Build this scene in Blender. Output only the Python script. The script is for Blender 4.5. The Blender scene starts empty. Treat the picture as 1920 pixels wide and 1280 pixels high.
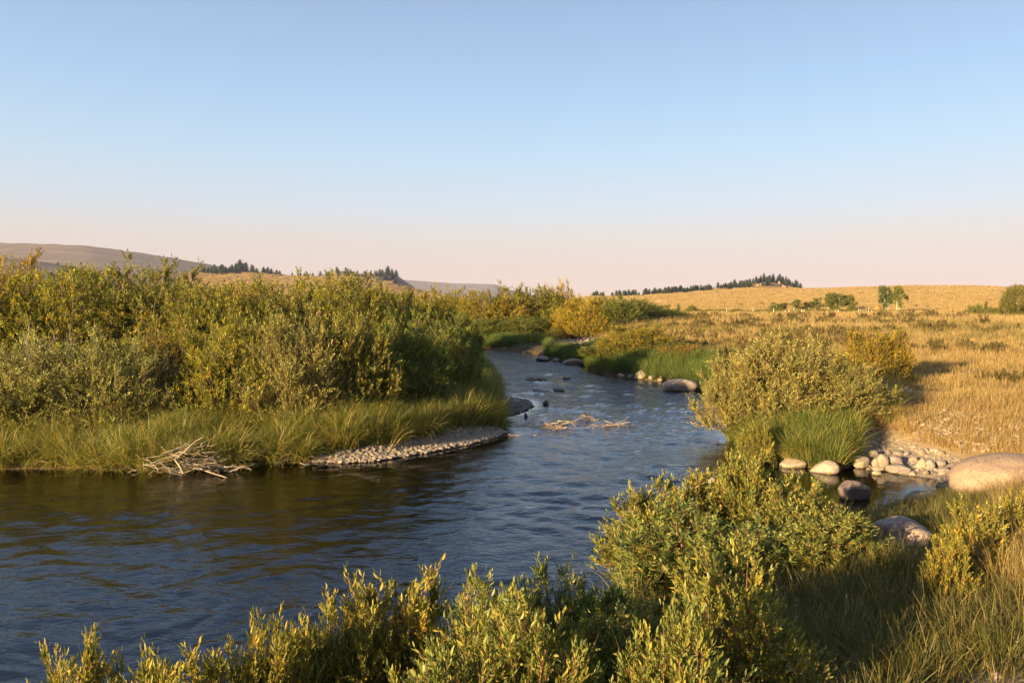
import bpy, math, numpy as np
from mathutils import Vector
R = math.radians
sc = bpy.context.scene
COL = sc.collection

# ------------------------------------------------------------------ camera
F = 1387.0                     # focal length in photo pixels (photo 1920 x 1280)
CAMZ = 3.0                     # eye height over the water (z = 0)
PITCH = math.atan(70.0 / F)    # horizon at row 570
cam = bpy.data.cameras.new('camera'); cam.lens = 26.0; cam.sensor_width = 36.0
cam.clip_start = 0.05; cam.clip_end = 20000
camo = bpy.data.objects.new('camera', cam); COL.objects.link(camo)
camo.location = (0, 0, CAMZ); camo.rotation_euler = (R(90) - PITCH, 0, 0)
sc.camera = camo

# ------------------------------------------------------------------ light
SUN_EL = R(11.0); SUN_AZ = R(43)        # light travels towards (cos, sin) of SUN_AZ on the ground
sun_from = Vector((-math.cos(SUN_AZ) * math.cos(SUN_EL), -math.sin(SUN_AZ) * math.cos(SUN_EL), math.sin(SUN_EL)))
world = bpy.data.worlds.new('World'); sc.world = world; world.use_nodes = True
wn = world.node_tree.nodes; wl = world.node_tree.links
sky = wn.new('ShaderNodeTexSky'); sky.sky_type = 'NISHITA'; sky.sun_disc = False
sky.sun_elevation = SUN_EL; sky.sun_rotation = math.atan2(sun_from.x, sun_from.y)
sky.altitude = 2200; sky.air_density = 1.0; sky.dust_density = 2.2; sky.ozone_density = 2.0
# evening air: the sky warms towards the horizon, the same in every direction
wg = wn.new('ShaderNodeTexCoord'); wx = wn.new('ShaderNodeSeparateXYZ'); wr = wn.new('ShaderNodeValToRGB'); wm = wn.new('ShaderNodeMix'); wm.data_type = 'RGBA'; wm.blend_type = 'MULTIPLY'
wl.new(wg.outputs['Generated'], wx.inputs[0]); wl.new(wx.outputs['Z'], wr.inputs[0]); wm.inputs[0].default_value = 1.0
_e = wr.color_ramp.elements; _e.new(.06); _e.new(.16); _e.new(.35)
for q, (p_, c_) in zip(_e, [(0, (.78, .58, .58)), (.06, (.90, .70, .70)), (.16, (1.12, .94, .86)), (.35, (1.25, 1.05, .94)), (1, (1.0, .93, .88))]): q.position = p_; q.color = (*c_, 1)
wl.new(sky.outputs[0], wm.inputs[6]); wl.new(wr.outputs[0], wm.inputs[7])
SKY = .0635
wr2 = wn.new('ShaderNodeValToRGB'); wl.new(wx.outputs['Z'], wr2.inputs[0]); _e = wr2.color_ramp.elements
_g = [(0, (.88, .57, .46)), (.03, (.88, .61, .51)), (.085, (.85, .73, .64)), (.12, (.76, .79, .82)), (.19, (.60, .79, .95)), (.27, (.47, .68, .94)), (.373, (.37, .53, .78)), (.62, (.25, .36, .58)), (1, (.19, .28, .48))]
for k in range(len(_g) - 2): _e.new(.5 + k * .01)
for q, (p_, c_) in zip(_e, _g): q.position = p_; q.color = (*c_, 1)
vs = wn.new('ShaderNodeVectorMath'); vs.operation = 'SCALE'; wl.new(wr2.outputs[0], vs.inputs[0]); vs.inputs['Scale'].default_value = 1 / (SKY * 2 ** 1.78)
wk = wn.new('ShaderNodeMix'); wk.data_type = 'RGBA'; wk.inputs[0].default_value = .82; wl.new(wm.outputs[2], wk.inputs[6]); wl.new(vs.outputs[0], wk.inputs[7])
wl.new(wk.outputs[2], wn['Background'].inputs[0]); wn['Background'].inputs[1].default_value = SKY
sun = bpy.data.lights.new('sun', 'SUN'); sun.energy = 5.0; sun.angle = R(0.55); sun.color = (1.0, 0.76, 0.42)
suno = bpy.data.objects.new('sun', sun); COL.objects.link(suno)
suno.rotation_euler = sun_from.to_track_quat('Z', 'Y').to_euler(); suno.location = (-30, -20, 30)
sc.view_settings.view_transform = 'Standard'; sc.view_settings.look = 'None'
sc.view_settings.exposure = 1.78; sc.view_settings.gamma = 1.0; sc.view_settings.use_curve_mapping = False
sc.cycles.max_bounces = 6; sc.cycles.diffuse_bounces = 3; sc.cycles.glossy_bounces = 3
sc.cycles.transmission_bounces = 3; sc.cycles.transparent_max_bounces = 8; sc.cycles.volume_bounces = 0
sc.cycles.caustics_reflective = False; sc.cycles.caustics_refractive = False

# ------------------------------------------------------------------ helpers
def ray(px, py):
    u = (px - 960) / F; v = (640 - py) / F; ca, sa = math.cos(PITCH), math.sin(PITCH)
    return np.array([u, ca + v * sa, -sa + v * ca])
def P(px, py, z=0.0):
    d = ray(px, py); t = (z - CAMZ) / d[2]
    return np.array([0, 0, CAMZ]) + d * t
def zat(py, D):
    d = ray(960, py); return CAMZ + d[2] / d[1] * D
def xat(px, D): return (px - 960) / F * D

def smooth(a, b, x):
    t = np.clip((x - a) / (b - a), 0, 1); return t * t * (3 - 2 * t)
_rs = np.random.RandomState(5); _T = _rs.rand(256, 256)
def vnoise(x, y):
    xi = np.floor(x).astype(int); yi = np.floor(y).astype(int); fx = x - xi; fy = y - yi
    fx = fx * fx * (3 - 2 * fx); fy = fy * fy * (3 - 2 * fy)
    a = _T[xi & 255, yi & 255]; b = _T[(xi + 1) & 255, yi & 255]; c = _T[xi & 255, (yi + 1) & 255]; d = _T[(xi + 1) & 255, (yi + 1) & 255]
    return (a * (1 - fx) + b * fx) * (1 - fy) + (c * (1 - fx) + d * fx) * fy
def fbm(x, y, o=4):
    s = 0; a = .5
    for k in range(o): s = s + a * vnoise(x * 2 ** k + 17.3 * k, y * 2 ** k - 9.1 * k); a *= .5
    return s
def sdist(poly, X, Y):
    """signed distance to a polygon, negative inside"""
    X = np.asarray(X, float); Y = np.asarray(Y, float)
    d2 = np.full(X.shape, 1e18); ins = np.zeros(X.shape, bool); n = len(poly)
    for i in range(n):
        x1, y1 = poly[i]; x2, y2 = poly[(i + 1) % n]; ex, ey = x2 - x1, y2 - y1
        t = np.clip(((X - x1) * ex + (Y - y1) * ey) / (ex * ex + ey * ey + 1e-12), 0, 1)
        d2 = np.minimum(d2, (X - x1 - t * ex) ** 2 + (Y - y1 - t * ey) ** 2)
        if y1 != y2:
            c = ((y1 > Y) != (y2 > Y)) & (X < ex * (Y - y1) / ey + x1); ins ^= c
    return np.where(ins, -1, 1) * np.sqrt(d2)

def mesh_np(name, V, faces, mat=None, attrs=None, smooth_=False):
    """V (n,3); faces: list of int arrays (m,k)"""
    me = bpy.data.meshes.new(name); V = np.ascontiguousarray(V, np.float32)
    me.vertices.add(len(V)); me.vertices.foreach_set('co', V.ravel())
    idx = np.concatenate([f.ravel() for f in faces]).astype(np.int32)
    tot = np.concatenate([np.full(len(f), f.shape[1]) for f in faces]).astype(np.int32)
    st = np.concatenate([[0], np.cumsum(tot)[:-1]]).astype(np.int32)
    me.loops.add(len(idx)); me.loops.foreach_set('vertex_index', idx)
    me.polygons.add(len(tot)); me.polygons.foreach_set('loop_start', st)
    me.update(calc_edges=True)
    if smooth_: me.polygons.foreach_set('use_smooth', np.ones(len(tot), bool))
    for k, (dom, arr) in (attrs or {}).items():
        a = me.attributes.new(k, 'FLOAT', dom); a.data.foreach_set('value', np.ascontiguousarray(arr, np.float32))
    if mat: me.materials.append(mat)
    me.validate(); return me
def obj(name, me, parent=None, loc=None, rot=None, scl=None):
    o = bpy.data.objects.new(name, me); COL.objects.link(o)
    if parent: o.parent = parent
    if loc is not None: o.location = loc
    if rot is not None: o.rotation_euler = rot
    if scl is not None: o.scale = scl
    return o
def tag(o, label=None, cat=None, group=None, kind=None):
    if label: o['label'] = label
    if cat: o['category'] = cat
    if group: o['group'] = group
    if kind: o['kind'] = kind
    return o

class NT:
    """small node-material helper"""
    def __init__(s, name):
        s.m = bpy.data.materials.new(name); s.m.use_nodes = True; s.n = s.m.node_tree.nodes; s.l = s.m.node_tree.links
        s.bsdf = s.n['Principled BSDF']; s.out = s.n['Material Output']
    def add(s, t, **kw):
        n = s.n.new('ShaderNode' + t)
        for k, v in kw.items():
            if k in n.inputs: s.put(n.inputs[k], v)
            else: setattr(n, k, v)
        return n
    def put(s, inp, v):
        if isinstance(v, bpy.types.NodeSocket): s.l.new(v, inp)
        elif isinstance(v, tuple) and len(v) == 3 and inp.type == 'RGBA': inp.default_value = (*v, 1)
        else: inp.default_value = v
    def noise(s, scale, detail=4, rough=.55, vec=None, dist=0):
        n = s.add('TexNoise', Scale=scale, Detail=detail, Roughness=rough, Distortion=dist)
        if vec is not None: s.l.new(vec, n.inputs['Vector'])
        return n.outputs['Fac']
    def ramp(s, fac, stops):
        r = s.add('ValToRGB'); e = r.color_ramp.elements
        while len(e) < len(stops): e.new(.5)
        for q, (p, c) in zip(e, stops): q.position = p; q.color = (*c, 1)
        s.put(r.inputs[0], fac); return r.outputs[0]
    def mix(s, f, a, b, mode='MIX'):
        n = s.add('Mix', data_type='RGBA', blend_type=mode)
        s.put(n.inputs[0], f); s.put(n.inputs[6], a); s.put(n.inputs[7], b); return n.outputs[2]
    def math(s, op, a, b=0.0):
        n = s.add('Math', operation=op); s.put(n.inputs[0], a); s.put(n.inputs[1], b); return n.outputs[0]
    def attr(s, name): return s.add('Attribute', attribute_name=name).outputs['Fac']
    def bump(s, h, strength, dist):
        b = s.add('Bump', Strength=strength, Distance=dist); s.l.new(h, b.inputs['Height']); return b.outputs[0]
    def set(s, **kw):
        for k, v in kw.items(): s.put(s.bsdf.inputs[k.replace('_', ' ')], v)

def leaf_material(name, stops, trans=.42, tcol=1.25, rough=.5):
    t = NT(name); c = t.ramp(t.attr('var'), stops)
    oi = t.add('ObjectInfo'); c = t.mix(1.0, c, oi.outputs['Color'], 'MULTIPLY')
    t.set(Base_Color=c, Roughness=rough); t.bsdf.inputs['Specular IOR Level'].default_value = .35
    tr = t.add('BsdfTranslucent'); t.l.new(t.mix(1.0, c, (tcol, tcol * .95, tcol * .55), 'MULTIPLY'), tr.inputs[0])
    mx = t.add('MixShader'); mx.inputs[0].default_value = trans
    t.l.new(t.bsdf.outputs[0], mx.inputs[1]); t.l.new(tr.outputs[0], mx.inputs[2]); t.l.new(mx.outputs[0], t.out.inputs[0])
    return t.m

# ------------------------------------------------------------------ materials
M = {}
M['willow'] = leaf_material('willow_leaf', [(0, (.075, .09, .018)), (.35, (.17, .172, .030)), (.62, (.28, .255, .040)), (.85, (.40, .335, .055)), (1, (.46, .28, .04))])
M['silver'] = leaf_material('silver_leaf', [(0, (.125, .125, .040)), (.4, (.26, .245, .092)), (.75, (.38, .335, .13)), (1, (.44, .29, .07))], trans=.36)
M['near_leaf'] = leaf_material('near_willow_leaf', [(0, (.07, .095, .024)), (.4, (.175, .19, .045)), (.75, (.31, .285, .065)), (1, (.42, .30, .065))], trans=.36, rough=.42)
M['aspen'] = leaf_material('aspen_leaf', [(0, (.06, .085, .025)), (.6, (.13, .145, .035)), (1, (.25, .19, .04))])
M['sedge'] = leaf_material('sedge_blade', [(0, (.085, .12, .022)), (.4, (.185, .20, .035)), (.65, (.33, .28, .06)), (1, (.54, .38, .14))], trans=.4)
M['green_grass'] = leaf_material('green_grass', [(0, (.065, .11, .022)), (.6, (.13, .17, .032)), (1, (.26, .23, .06))], trans=.4)
M['bank_grass'] = leaf_material('bank_grass', [(0, (.075, .085, .02)), (.45, (.14, .13, .03)), (.75, (.25, .18, .05)), (1, (.40, .26, .10))], trans=.4)
M['dry_grass'] = leaf_material('dry_grass', [(0, (.24, .165, .058)), (.4, (.335, .222, .080)), (.75, (.40, .265, .097)), (1, (.48, .335, .14))], trans=.35)
M['herb'] = leaf_material('meadow_herb', [(0, (.09, .075, .022)), (.6, (.16, .12, .035)), (1, (.24, .14, .05))])
M['spruce'] = leaf_material('spruce_needles', [(0, (.03, .042, .022)), (.6, (.06, .072, .034)), (1, (.10, .095, .04))], trans=.1)

def stem_material(name, a, b):
    t = NT(name); tc = t.add('TexCoord')
    t.set(Base_Color=t.mix(t.ramp(t.noise(7, 5, .7, tc.outputs['Object']), [(.35, (0, 0, 0)), (.65, (1, 1, 1))]), a, b), Roughness=.75); return t.m
M['stem'] = stem_material('willow_stem', (.12, .065, .035), (.24, .14, .075))
M['red_stem'] = stem_material('young_red_stem', (.20, .075, .035), (.34, .16, .07))
M['trunk'] = stem_material('dark_bark', (.05, .038, .028), (.10, .075, .05))
M['aspen_bark'] = stem_material('aspen_bark', (.50, .45, .36), (.72, .66, .55))
M['driftwood'] = stem_material('driftwood', (.20, .135, .085), (.46, .335, .22))
M['grey_wood'] = stem_material('grey_driftwood', (.14, .11, .088), (.33, .27, .21))
M['dark_wood'] = stem_material('wet_wood', (.05, .04, .03), (.14, .10, .07))
M['post'] = stem_material('weathered_post', (.52, .44, .33), (.75, .66, .52))

def rock_material(name, a, b, c, moss=0.):
    t = NT(name); tc = t.add('TexCoord').outputs['Object']; oi = t.add('ObjectInfo')
    n1 = t.noise(2.3, 5, .6, tc); n2 = t.noise(28, 4, .65, tc); n3 = t.noise(90, 3, .6, tc)
    col = t.ramp(n1, [(.3, a), (.55, b), (.75, c)])
    col = t.mix(t.ramp(n2, [(.45, (0, 0, 0)), (.62, (.55, .55, .55))]), col, (a[0] * .6, a[1] * .6, a[2] * .6))
    col = t.mix(t.ramp(n3, [(.55, (0, 0, 0)), (.7, (.5, .5, .5))]), col, (min(1, c[0] * 1.4), min(1, c[1] * 1.35), min(1, c[2] * 1.3)))
    vo = t.add('TexVoronoi', feature='DISTANCE_TO_EDGE', Scale=.75); wv = t.add('VectorMath', operation='ADD'); t.l.new(tc, wv.inputs[0]); sn = t.add('TexNoise', Scale=3.0, Detail=4.0); t.l.new(tc, sn.inputs['Vector']); t.l.new(sn.outputs['Color'], wv.inputs[1]); t.l.new(wv.outputs[0], vo.inputs['Vector'])
    crk = t.ramp(vo.outputs['Distance'], [(.0, (.35, .35, .35)), (.010, (1, 1, 1))]); col = t.mix(crk, (a[0] * .35, a[1] * .35, a[2] * .35), col)
    col = t.mix(t.ramp(t.noise(5.5, 6, .7, tc, .5), [(.60, (0, 0, 0)), (.66, (.6, .6, .6))]), col, (.23, .215, .15))
    col = t.mix(1., col, oi.outputs['Color'], 'MULTIPLY')
    gp = t.add('NewGeometry'); sx = t.add('SeparateXYZ'); t.l.new(gp.outputs['Position'], sx.inputs[0])
    wet = t.ramp(t.math('ADD', sx.outputs['Z'], t.math('MULTIPLY', n1, .05)), [(.035, (1, 1, 1)), (.06, (0, 0, 0))]); col = t.mix(wet, col, t.mix(1., col, (.42, .38, .33), 'MULTIPLY'))
    t.put(t.bsdf.inputs['Roughness'], .8)
    h = t.math('ADD', t.math('MULTIPLY', n1, 2.0), t.math('ADD', t.math('MULTIPLY', n2, .4), t.math('MULTIPLY', n3, .12)))
    h = t.math('ADD', h, t.math('MULTIPLY', crk, .5))
    t.set(Base_Color=col, Roughness=.82, Normal=t.bump(h, .5, .04)); return t.m
M['rock'] = rock_material('granite', (.20, .155, .125), (.32, .25, .20), (.40, .33, .27))
M['pale_rock'] = rock_material('pale_stone', (.29, .22, .15), (.42, .325, .225), (.52, .415, .30))
M['dark_rock'] = rock_material('wet_stone', (.07, .058, .048), (.13, .105, .085), (.19, .15, .12))

# ------------------------------------------------------------------ terrain function
wpx = [(-900, 884), (-300, 884), (0, 880), (140, 878), (280, 884), (400, 878), (480, 870), (585, 866), (640, 869), (700, 866), (800, 850), (880, 834), (930, 820), (950, 812),
       (935, 802), (900, 800), (905, 792), (935, 783), (975, 774), (1000, 762), (992, 752), (960, 746), (930, 744), (918, 720), (905, 700), (900, 684), (897, 670), (880, 664)]
W = [tuple(P(a, b)[:2]) for a, b in wpx]
W += [(-9, 48), (-22, 52), (-22, 57), (-9, 55), tuple(P(905, 652)[:2])]
W += [tuple(P(a, b)[:2]) for a, b in [(960, 657), (1004, 664), (1030, 672), (1060, 678), (1098, 684), (1104, 692), (1140, 703), (1200, 711), (1245, 716), (1320, 733), (1352, 752), (1366, 785),
      (1370, 825), (1400, 842), (1440, 856), (1490, 872), (1560, 884), (1600, 874), (1640, 880), (1700, 892), (1752, 896), (1762, 908), (1735, 934), (1680, 950), (1610, 972), (1550, 1000), (1380, 1010), (1230, 1040)]]
W += [(1.35, 7.6), (.9, 6.6), (.1, 6.0), (-1.7, 5.2), (-4, 4.6), (-8, 4.0), (-16, 3.4), (-30, 3.0), (-34, 12)]
BAR1 = [tuple(P(a, b)[:2]) for a, b in [(570, 872), (700, 876), (880, 845), (962, 812), (955, 806), (900, 814), (830, 831), (740, 850), (640, 861), (585, 864)]]
BAR2 = [tuple(P(a, b)[:2]) for a, b in [(926, 741), (965, 738), (1010, 756), (990, 778), (945, 790), (930, 776)]]
COB = [tuple(P(a, b, .1)[:2]) for a, b in [(1590, 872), (1700, 900), (1790, 902), (1815, 888), (1790, 868), (1730, 856), (1680, 844), (1635, 832), (1610, 838), (1640, 854)]]
SCARP = [tuple(P(a, b, .35)[:2]) for a, b in [(1022, 655), (1110, 662), (1120, 640), (1070, 634), (1030, 640)]]
PATH = [(2.0, 3.6), (3.2, 3.9), (4.2, 3.2), (3.0, 1.8), (1.4, 1.0)]

def crest(col, pts): return np.interp(col, [p[0] for p in pts], [p[1] for p in pts])
LAY = [  # (start, crest distance, end factor, [(col, row of the crest)])
    (170, 640, 2.2, [(850, 571), (1000, 569), (1110, 558), (1200, 556), (1300, 549), (1380, 542), (1450, 543), (1500, 544), (1600, 540.5), (1700, 538), (1920, 538), (2600, 532)]),
    (560, 760, 1.25, [(1330, 575), (1370, 544), (1410, 533), (1445, 528), (1480, 534), (1510, 546), (1530, 575)]),
    (300, 900, 1.5, [(-2000, 470), (-300, 490), (0, 505), (200, 510), (330, 513), (420, 513), (470, 511), (530, 517), (600, 519), (660, 519), (720, 528), (800, 548), (900, 570)]),
    (860, 1050, 1.2, [(560, 575), (590, 523), (640, 515), (690, 514), (725, 513), (745, 518), (765, 530), (785, 545), (800, 575)]),
    (300, 700, 1.3, [(-1500, 440), (-300, 470), (0, 482), (60, 486), (130, 497), (220, 520), (300, 575)]),
    (700, 1600, 1.5, [(-2500, 440), (-400, 452), (-150, 454), (0, 455), (110, 458), (170, 461), (260, 473), (330, 484), (390, 495), (520, 520), (700, 575)]),
    (2600, 4000, 1.2, [(640, 575), (700, 522), (770, 525), (800, 527), (850, 531), (900, 532), (930, 533), (948, 541), (990, 550), (1060, 575)]),
    (2600, 4300, 1.2, [(1380, 575), (1480, 541), (1560, 539), (1640, 536), (1700, 545), (1800, 575)]),
]
def terrain(X, Y, full=False):
    X = np.asarray(X, float); Y = np.asarray(Y, float)
    r = np.hypot(X, Y); sd = np.full(X.shape, 60.0); near = r < 140
    if near.any(): sd[near] = sdist(W, X[near], Y[near])
    east = smooth(1.5, 9.5, X - .06 * (Y - 14))
    Hp = .45 + .62 * east + .25 * smooth(3, 25, -X) * smooth(10, 30, Y)
    slope = .9 - .62 * east
    cz = 1 - smooth(4.0, 9.5, np.hypot(X - .8, Y))
    Hp = Hp * (1 - cz) + 1.52 * cz; slope = slope * (1 - cz) + .45 * cz
    behind = smooth(0, 6, -Y); Hp = Hp + .3 * behind
    s = np.maximum(sd, 0)
    land = Hp * (1 - np.exp(-slope * 1.15 * s / Hp))
    bed = -.75 * (1 - np.exp(-np.maximum(-sd, 0) / 1.6)) - .02
    H = np.where(sd > 0, land, bed)
    g = np.zeros(X.shape)
    m = r < 70
    if m.any():
        gx = X[m] + .25 * (fbm(X[m] * 2, Y[m] * 2) - .5); gy = Y[m]
        gg = np.maximum(1 - smooth(-.15, .25, sdist(BAR1, gx, gy)), 1 - smooth(-.15, .3, sdist(BAR2, gx, gy)))
        sdm = sd[m]; Hm = H[m]
        low = np.where(sdm > 0, .012 + .10 * np.minimum(sdm, 1.0), Hm)
        Hm = Hm * (1 - gg) + low * gg
        gc = 1 - smooth(-.3, .5, sdist(COB, gx, gy)); sca = 1 - smooth(-.2, .4, sdist(SCARP, gx, gy))
        low = np.where(sdm > 0, .02 + .13 * np.minimum(sdm, 3), Hm); Hm = Hm * (1 - gc) + np.minimum(low, Hm) * gc
        H[m] = Hm; g[m] = np.maximum.reduce([gg, gc, sca * .3, .8 * (1 - smooth(-.2, .6, sdist(PATH, gx, gy)))])
    H = H + np.where(sd > .1, (fbm(X * .9, Y * .9, 4) - .47) * .16 * np.minimum(s, 1.2) * smooth(0, 1, s) * (1 - .7 * g), 0)
    H = H + (fbm(X * .06 + 3, Y * .06, 3) - .45) * .5 * smooth(25, 80, r) * (1 - smooth(140, 170, r) * .3)
    far = np.zeros(X.shape)
    f = (r > 160) & (Y > -.2 * r)
    if f.any():
        Yf = np.maximum(Y[f], .18 * r[f]); col = 960 + F * np.clip(X[f] / Yf, -2.6, 2.6); D = Y[f].clip(1) ; D = np.where(np.abs(X[f]) > 1.9 * Yf, r[f] * .45, D)
        rough = (fbm(X[f] / 60, Y[f] / 60, 5) - .47)
        acc = np.zeros(D.shape)
        for k, (d0, dc, ef, pts) in enumerate(LAY):
            top = np.maximum(CAMZ + (570 - crest(col, pts)) / F * dc - 1.0, 0)
            up = smooth(d0, dc, D) if k in (1, 3) else (np.clip((D - d0) / (dc - d0), 0, 1) ** 1.35)
            b = up * (1 - smooth(dc * 1.02, dc * ef * 1.3, D))
            acc = np.maximum(acc, top * b * (1 + (.0 if k != 3 else .25) * rough) + rough * (2.5 if k in (1,) else 6 if k == 3 else 1.2) * b * (top > .5))
        far[f] = acc * smooth(-.2, .15, Y[f] / r[f])
    H = H + far
    if full: return H, sd, g, far
    return H
def hz(x, y): return float(terrain(np.array([x]), np.array([y]))[0])
def ground(px, py, dmax=400):
    d = ray(px, py); t = np.geomspace(2.0, dmax, 2500)
    X = d[0] * t; Y = d[1] * t; Z = CAMZ + d[2] * t
    k = np.argmax(Z <= np.maximum(terrain(X, Y), 0.0)); return np.array([X[k], Y[k], Z[k]])

# ------------------------------------------------------------------ ground sheet
def polar(angs, rad):
    A, RR = np.meshgrid(angs, rad); X = np.sin(A) * RR; Y = np.cos(A) * RR; return X, Y
def grid_faces(nr, na, wrap):
    i = np.arange(nr - 1)[:, None] * na; j = np.arange(na if wrap else na - 1)[None, :]; j2 = (j + 1) % na
    return np.stack([i + j, i + j2, i + na + j2, i + na + j], -1).reshape(-1, 4)
angs = np.concatenate([np.arange(-50, 50, .3), np.arange(50, 310, 3.25)]) * math.pi / 180
rad = np.concatenate([[.02], np.geomspace(.5, 6000, 560)])
X, Y = polar(angs, rad); H, SD, G, FAR = terrain(X.ravel(), Y.ravel(), True)
fc = grid_faces(len(rad), len(angs), True)
dry = smooth(1.5, 8, X.ravel() - .05 * (Y.ravel() - 14)) * smooth(9, 14, Y.ravel()) ; dry = np.maximum(dry, smooth(55, 80, np.hypot(X, Y).ravel()))
colpx = 960 + F * X.ravel() / np.maximum(Y.ravel(), 1e-3)
sage = smooth(250, 500, np.hypot(X, Y).ravel()) * (1 - smooth(330, 760, colpx)) * (Y.ravel() > 0)
sage = np.maximum(sage, smooth(2000, 2600, np.hypot(X, Y).ravel()))
rocky = smooth(8, 25, FAR) * (smooth(880, 960, Y.ravel()) * (1 - smooth(1150, 1250, Y.ravel())) * smooth(655, 700, colpx) * (1 - smooth(790, 800, colpx)))

t = NT('ground'); tc = t.add('TexCoord').outputs['Object']
nA = t.noise(.9, 5, .6, tc); nB = t.noise(14, 4, .6, tc); nC = t.noise(.035, 5, .6, tc); nD = t.noise(60, 3, .6, tc)
mp = t.add('Mapping'); mp.inputs['Scale'].default_value = (.004, .03, .01); t.l.new(tc, mp.inputs[0]); nE = t.noise(1., 5, .6, mp.outputs[0])
green = t.ramp(nA, [(.3, (.045, .040, .016)), (.7, (.085, .075, .025))])
dryc = t.ramp(nA, [(.25, (.25, .155, .05)), (.5, (.36, .225, .075)), (.8, (.44, .27, .095))])
dryc = t.mix(t.ramp(nB, [(.35, (0, 0, 0)), (.7, (.5, .5, .5))]), dryc, (.23, .15, .055))
dryc = t.mix(t.ramp(nC, [(.4, (0, 0, 0)), (.62, (.6, .6, .6))]), dryc, (.30, .19, .075))
dryc = t.mix(t.ramp(nE, [(.45, (0, 0, 0)), (.62, (.45, .45, .45))]), dryc, (.24, .145, .06))
sagec = t.ramp(nE, [(.35, (.19, .135, .10)), (.65, (.27, .19, .135))])
sagec = t.mix(t.ramp(nC, [(.4, (0, 0, 0)), (.6, (.7, .7, .7))]), sagec, (.15, .112, .085))
soil = t.ramp(nB, [(.3, (.035, .024, .016)), (.7, (.085, .06, .04))])
grav = t.ramp(nD, [(.3, (.15, .115, .085)), (.5, (.27, .21, .15)), (.7, (.40, .32, .23))])
rockc = t.ramp(t.noise(.08, 5, .65, tc), [(.35, (.12, .085, .06)), (.6, (.34, .24, .17))])
c = t.mix(t.attr('dry'), green, dryc); c = t.mix(t.attr('sage'), c, sagec); c = t.mix(t.attr('rocky'), c, rockc)
c = t.mix(t.attr('soil'), c, soil); c = t.mix(t.attr('gravel'), c, grav); c = t.mix(t.attr('bed'), c, t.ramp(nB, [(.35, (.08, .05, .022)), (.65, (.20, .125, .055))]))
t.set(Base_Color=c, Roughness=.95, Normal=t.bump(t.math('ADD', nB, t.math('MULTIPLY', nD, .4)), .6, .05)); t.bsdf.inputs['Specular IOR Level'].default_value = .15
M['ground'] = t.m
soilw = np.where(SD > 0, 1 - smooth(.25, .7, SD), 0) * (1 - G)
me = mesh_np('ground', np.stack([X.ravel(), Y.ravel(), H], 1), [fc], M['ground'],
             dict(dry=('POINT', dry), sage=('POINT', sage), rocky=('POINT', rocky), soil=('POINT', soilw), gravel=('POINT', G), bed=('POINT', (SD < .02) * 1.0)), True)
tag(obj('ground', me), kind='structure')

# ------------------------------------------------------------------ water
wa = np.arange(-62, 46, .2) * math.pi / 180; wr = np.geomspace(3.2, 62, 400)
X, Y = polar(wa, wr); Xf, Yf = X.ravel(), Y.ravel(); Hw, sdw, gw, _ = terrain(Xf, Yf, True)
rng = np.random.RandomState(3)
riff = .34 + .50 * smooth(15, 24, Yf) + .25 * smooth(-2, 3, Xf); riff *= smooth(0, .7, -sdw); riff *= 1 - .85 * smooth(3.6, 5.0, Xf) * (Yf < 14)
patch = .35 + 1.1 * fbm(Xf * .45, Yf * .25, 3)
wx = Xf + 1.4 * (fbm(Xf * .5, Yf * .5) - .5); wy = Yf + 1.4 * (fbm(Xf * .5 + 9, Yf * .5 + 4) - .5)
Z = np.zeros(len(Xf))
for lam0, lam1, amp, n in ((.9, 2.0, .0075, 7), (.4, .9, .0052, 14), (.2, .42, .0034, 16)):
    for k in range(n):
        lam = rng.uniform(lam0, lam1); th = rng.normal(1.35, .75); ph = rng.uniform(0, 6.28)
        q = np.sin((wx * math.cos(th) + wy * math.sin(th)) * 6.283 / lam + ph)
        keep = 1 - smooth(.28, .6, .0058 * np.hypot(Xf, Yf) * 2 / lam)
        Z += amp * (1 - np.abs(q)) * 1.15 * keep if k % 3 == 0 else amp * q * keep
Z = Z * riff * patch * 1.15
fcw = grid_faces(len(wr), len(wa), False); keep = (sdw[fcw] < .5).any(1); fcw = fcw[keep]
used, inv = np.unique(fcw.ravel(), return_inverse=True); fcw = inv.reshape(-1, 4)
t = NT('river_water'); tc = t.add('TexCoord').outputs['Object']
mp = t.add('Mapping'); mp.inputs['Scale'].default_value = (1.0, 1.6, 1); t.l.new(tc, mp.inputs[0])
h = t.math('ADD', t.noise(4.5, 3, .55, mp.outputs[0], .6), t.math('MULTIPLY', t.noise(13, 3, .5, mp.outputs[0], .4), .35))
bw = t.add('Bump', Distance=.05); t.l.new(h, bw.inputs['Height']); t.l.new(t.math('MULTIPLY', t.math('POWER', t.attr('chop'), 1.5), 1.05), bw.inputs['Strength'])
fr = t.add('Fresnel', IOR=1.5); t.l.new(bw.outputs[0], fr.inputs['Normal'])
gl = t.add('BsdfGlossy', Roughness=.045); gl.inputs[0].default_value = (.90, .94, 1, 1); t.l.new(bw.outputs[0], gl.inputs['Normal'])
trn = t.add('BsdfTransparent'); t.l.new(t.ramp(t.attr('depth'), [(0, (.95, .90, .78)), (.35, (.62, .44, .22)), (1, (.19, .10, .035))]), trn.inputs[0])
mx = t.add('MixShader'); t.l.new(fr.outputs[0], mx.inputs[0]); t.l.new(trn.outputs[0], mx.inputs[1]); t.l.new(gl.outputs[0], mx.inputs[2]); fo = t.math('MULTIPLY', t.ramp(t.noise(2.6, 6, .7, mp.outputs[0], .8), [(.63, (0, 0, 0)), (.71, (1, 1, 1))]), t.ramp(t.attr('chop'), [(.6, (0, 0, 0)), (.85, (.65, .65, .65))]))
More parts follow.
